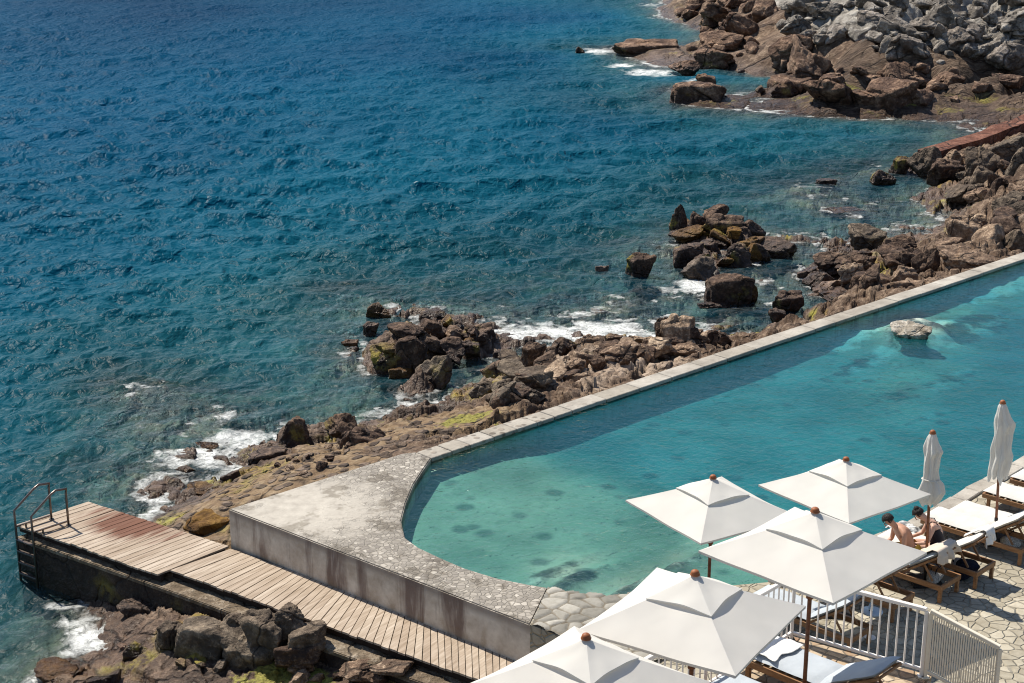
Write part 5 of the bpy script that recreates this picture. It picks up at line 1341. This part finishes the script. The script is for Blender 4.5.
# ------------------------------------------------------------------ people
def skin_body(name, verts, edges, radii, mat, loc, rz, label):
    me = bpy.data.meshes.new(name); me.from_pydata(verts, edges, []); me.materials.append(mat)
    o = bpy.data.objects.new(name, me); COL.objects.link(o); o.location = loc; o.rotation_euler = (0, 0, rz)
    md = o.modifiers.new("Skin", 'SKIN'); md.use_smooth_shade = True
    for i, r in enumerate(radii):
        sv = me.skin_vertices[0].data[i]; sv.radius = r if isinstance(r, tuple) else (r, r); sv.use_root = (i == 0)
    o.modifiers.new("Subsurf", 'SUBSURF').levels = 2; o.modifiers["Subsurf"].render_levels = 2
    tag(o, label, "person"); return o
def person(loc, rz, lean, mat, label, female, head_down=.4):
    v, e, r = [], [], []
    def add(p, rad, par=None):
        v.append(tuple(p)); r.append(rad)
        if par is not None: e.append((par, len(v) - 1))
        return len(v) - 1
    d = Vector((math.sin(lean), 0, math.cos(lean))); nb = Vector((math.cos(lean), 0, -math.sin(lean)))
    pel = Vector((0, 0, .11)); sc = .93 if female else 1.0
    i0 = add(pel, (.125, .15) if female else (.125, .14))
    i1 = add(pel + d * .16 * sc, (.095, .12), i0)
    i2 = add(pel + d * .34 * sc + nb * -.02, (.11, .145), i1)
    ch = pel + d * .46 * sc
    i3 = add(ch, (.085, .13), i2)
    nk = pel + d * .55 * sc + nb * .03
    i4 = add(nk, .052, i3)
    hd = Vector((math.sin(lean + head_down), 0, math.cos(lean + head_down)))
    i5 = add(nk + hd * .08, .055, i4)
    hc = nk + hd * .17 + Vector((.02, 0, 0))
    i6 = add(hc, (.088, .078), i5); i7 = add(hc + hd * .085, .062, i6)
    for s in (-1, 1):
        sh = add(ch + Vector((0, s * (.155 if female else .185), 0)) + d * .01, .052, i3)
        el_p = ch + Vector((.10, s * .21, -.25)) if female else ch + Vector((.02, s * .23, -.26))
        el = add(el_p, .038, sh)
        wr_p = el_p + (Vector((.22, -s * .07, -.06)) if female else Vector((.20, -s * .06, -.08)))
        wr = add(wr_p, .027, el); f = (wr_p - el_p).normalized()
        pm = add(wr_p + f * .06, (.022, .034), wr)
        for q in range(4):
            b = wr_p + f * .095 + Vector((0, (q - 1.5) * .019, 0)); L = (.065, .075, .07, .055)[q]
            a1 = add(b, .0095, pm); a2 = add(b + f * L * .5 + Vector((0, 0, -.008)), .009, a1); add(b + f * L + Vector((0, 0, -.03)), .0075, a2)
        b = wr_p + f * .03 + Vector((0, -s * .035, 0)); a1 = add(b, .011, wr); add(b + f * .045 + Vector((0, -s * .015, -.01)), .009, a1)
        hp = add(pel + Vector((.04, s * .085, -.02)), .088, i0)
        kn = add(pel + Vector((.44, s * .12, .02)), .060, hp)
        an = add(pel + Vector((.50, s * .11, -.38)), .036, kn)
        hl = add(pel + Vector((.51, s * .11, -.44)), .034, an); add(pel + Vector((.66, s * .12, -.465)), .026, hl)
    o = skin_body("person", v, e, r, mat, loc, rz, label)
    # face
    side = hd.cross(Vector((0, 1, 0))).normalized(); fw = -side if side.x < 0 else side
    hm = hc + hd * .02
    nose = MB(); b = hm + fw * .088 - hd * .02
    nose.tube([b + hd * .03 - fw * .012, b + fw * .006, b + fw * .012 - hd * .012, b - fw * .005 - hd * .02], [.008, .011, .013, .006], 8); nose.build("nose", mat, o, True)
    for s in (-1, 1):
        m = MB(); q = hm + fw * .076 + hd * .018 + Vector((0, s * .032, 0)); m.lathe([(0, -.011), (.009, -.006), (.011, 0), (.009, .006), (0, .011)], 10, tuple(q)); m.build("eye", M['black'], o, True)
        m = MB(); q = hm + Vector((0, s * .083, 0)) - fw * .01; m.lathe([(0, -.03), (.010, -.02), (.015, .01), (.01, .028), (0, .032)], 8, tuple(q)); m.build("ear", mat, o, True)
    m = MB(); b = hm + fw * .080 - hd * .058; m.tube([b + Vector((0, -.022, 0)), b + fw * .005, b + Vector((0, .022, 0))], [.004, .007, .004], 6); m.build("mouth", simple("lips", (.36, .13, .10), .5), o, True)
    # hair
    vs, fs = [], []; bmh = bmesh.new(); bmesh.ops.create_icosphere(bmh, subdivisions=4, radius=1)
    ax = Matrix((fw, Vector((0, 1, 0)), hd)).transposed()
    hv = []
    for q in bmh.verts:
        c = q.co.copy(); n = .05 * nz1(c.x * 6 + 3, c.y * 6 + c.z * 9, 2)
        k = 1.0 + n
        if c.x > .35 and c.z < .45: k = .60         # open to the face
        if c.z < -.35: k *= .72
        hv.append(hc + hd * .035 - fw * .012 + ax @ Vector((c.x * .105, c.y * .096, c.z * .108)) * k)
    bmh.verts.index_update()
    m = MB(); m.add(hv, [[q.index for q in f.verts] for f in bmh.faces])
    if female:
        b = hc + hd * .115 - fw * .055
        m.lathe([(0, -.05), (.035, -.04), (.05, 0), (.038, .035), (0, .048)], 14, tuple(b))
    bmh.free(); m.build("hair", M['hair'], o, True)
    return o, pel, d, nb, ch
def torso_wrap(name, o, pel, d, nb, a, b, rx, ry, mat, flare=1.0, off=0.0):
    vs, fs = [], []; n = 28; nl = 10
    for i in range(nl + 1):
        t = i / nl; c = pel + d * (a + (b - a) * t) + nb * off
        kx = np.interp(t, [0, .4, .75, 1], rx); ky = np.interp(t, [0, .4, .75, 1], ry)
        for k in range(n):
            th = 6.28318 * k / n; vs.append(c + nb * (kx * math.cos(th)) + Vector((0, ky * math.sin(th), 0)))
    for i in range(nl):
        for k in range(n): fs.append((i * n + k, i * n + (k + 1) % n, (i + 1) * n + (k + 1) % n, (i + 1) * n + k))
    fs.append(tuple(range(n)))
    return mesh_obj(name, vs, fs, mat, o, True)
wp = P(939, 552, .42); wz = R(176)
o, pel, d, nb, ch = person(wp, wz, R(22), M['skin_pale'], "person with dark hair pinned up, in a low-backed black swimsuit, seated by the parasol pole", True, R(32))
torso_wrap("swimsuit", o, pel, d, nb, -.10, .36, (.150, .125, .122, .118), (.175, .150, .150, .150), M['swimsuit'])
for s in (-1, 1):
    m = MB(); q = ch + Vector((0, s * .085, 0)); m.tube([q - nb * .10 - d * .10, q - nb * .075 + d * .05, q + d * .085, q + nb * .08 + d * .03, q + nb * .11 - d * .10], .009, 6); m.build("strap", M['swimsuit'], o, True)
mp = P(912, 555, .40)
o, pel, d, nb, ch = person(mp, R(192), R(34), M['skin'], "person with short dark hair and yellow shorts, bare back hunched forward towards the pool", False, R(12))
torso_wrap("shorts", o, pel, d, nb, -.12, .10, (.155, .150, .138, .130), (.185, .178, .165, .150), M['shorts'])
for s in (-1, 1):
    m = MB(); h = pel + Vector((.06, s * .09, -.02)); k = pel + Vector((.30, s * .11, .005)); m.tube([h, h.lerp(k, .5), k], [.112, .104, .098], 14); m.build("short_leg", M['shorts'], o, True)

# ------------------------------------------------------------------ light
EL, SX, SY = R(55), .66, -.75
q = math.hypot(SX, SY); dirs = Vector((SX / q * math.cos(EL), SY / q * math.cos(EL), -math.sin(EL)))
sd = bpy.data.lights.new("sun", 'SUN'); sun = bpy.data.objects.new("sun", sd); COL.objects.link(sun)
sd.energy = 5.0; sd.angle = R(.5); sd.color = (1.0, .925, .81); sun.rotation_euler = dirs.to_track_quat('-Z', 'Y').to_euler(); sun.location = (0, 30, 40)
w = bpy.data.worlds.new("World"); S.world = w; w.use_nodes = True
nt_ = w.node_tree; bg = nt_.nodes["Background"]; sky = nt_.nodes.new("ShaderNodeTexSky"); sky.sky_type = 'NISHITA'; sky.sun_disc = False
sky.sun_elevation = EL; sky.sun_rotation = math.atan2(-SX, -SY); sky.air_density = 1.0; sky.dust_density = .5; sky.ozone_density = 2.0
nt_.links.new(sky.outputs[0], bg.inputs[0]); bg.inputs[1].default_value = .092
S.view_settings.view_transform = 'Standard'; S.view_settings.look = 'None'; S.view_settings.gamma = 1; S.view_settings.exposure = 0.40; S.view_settings.use_curve_mapping = False
S.cycles.max_bounces = 8; S.cycles.transparent_max_bounces = 12; S.cycles.diffuse_bounces = 3; S.cycles.glossy_bounces = 3
S.cycles.use_adaptive_sampling = True; S.cycles.caustics_reflective = False; S.cycles.caustics_refractive = False; S.cycles.sample_clamp_indirect = 4
S.cycles.use_denoising = True; S.cycles.denoiser = 'OPENIMAGEDENOISE'; S.cycles.denoising_input_passes = 'RGB_ALBEDO_NORMAL'; S.cycles.denoising_prefilter = 'ACCURATE'
S.cycles.filter_width = 1.1
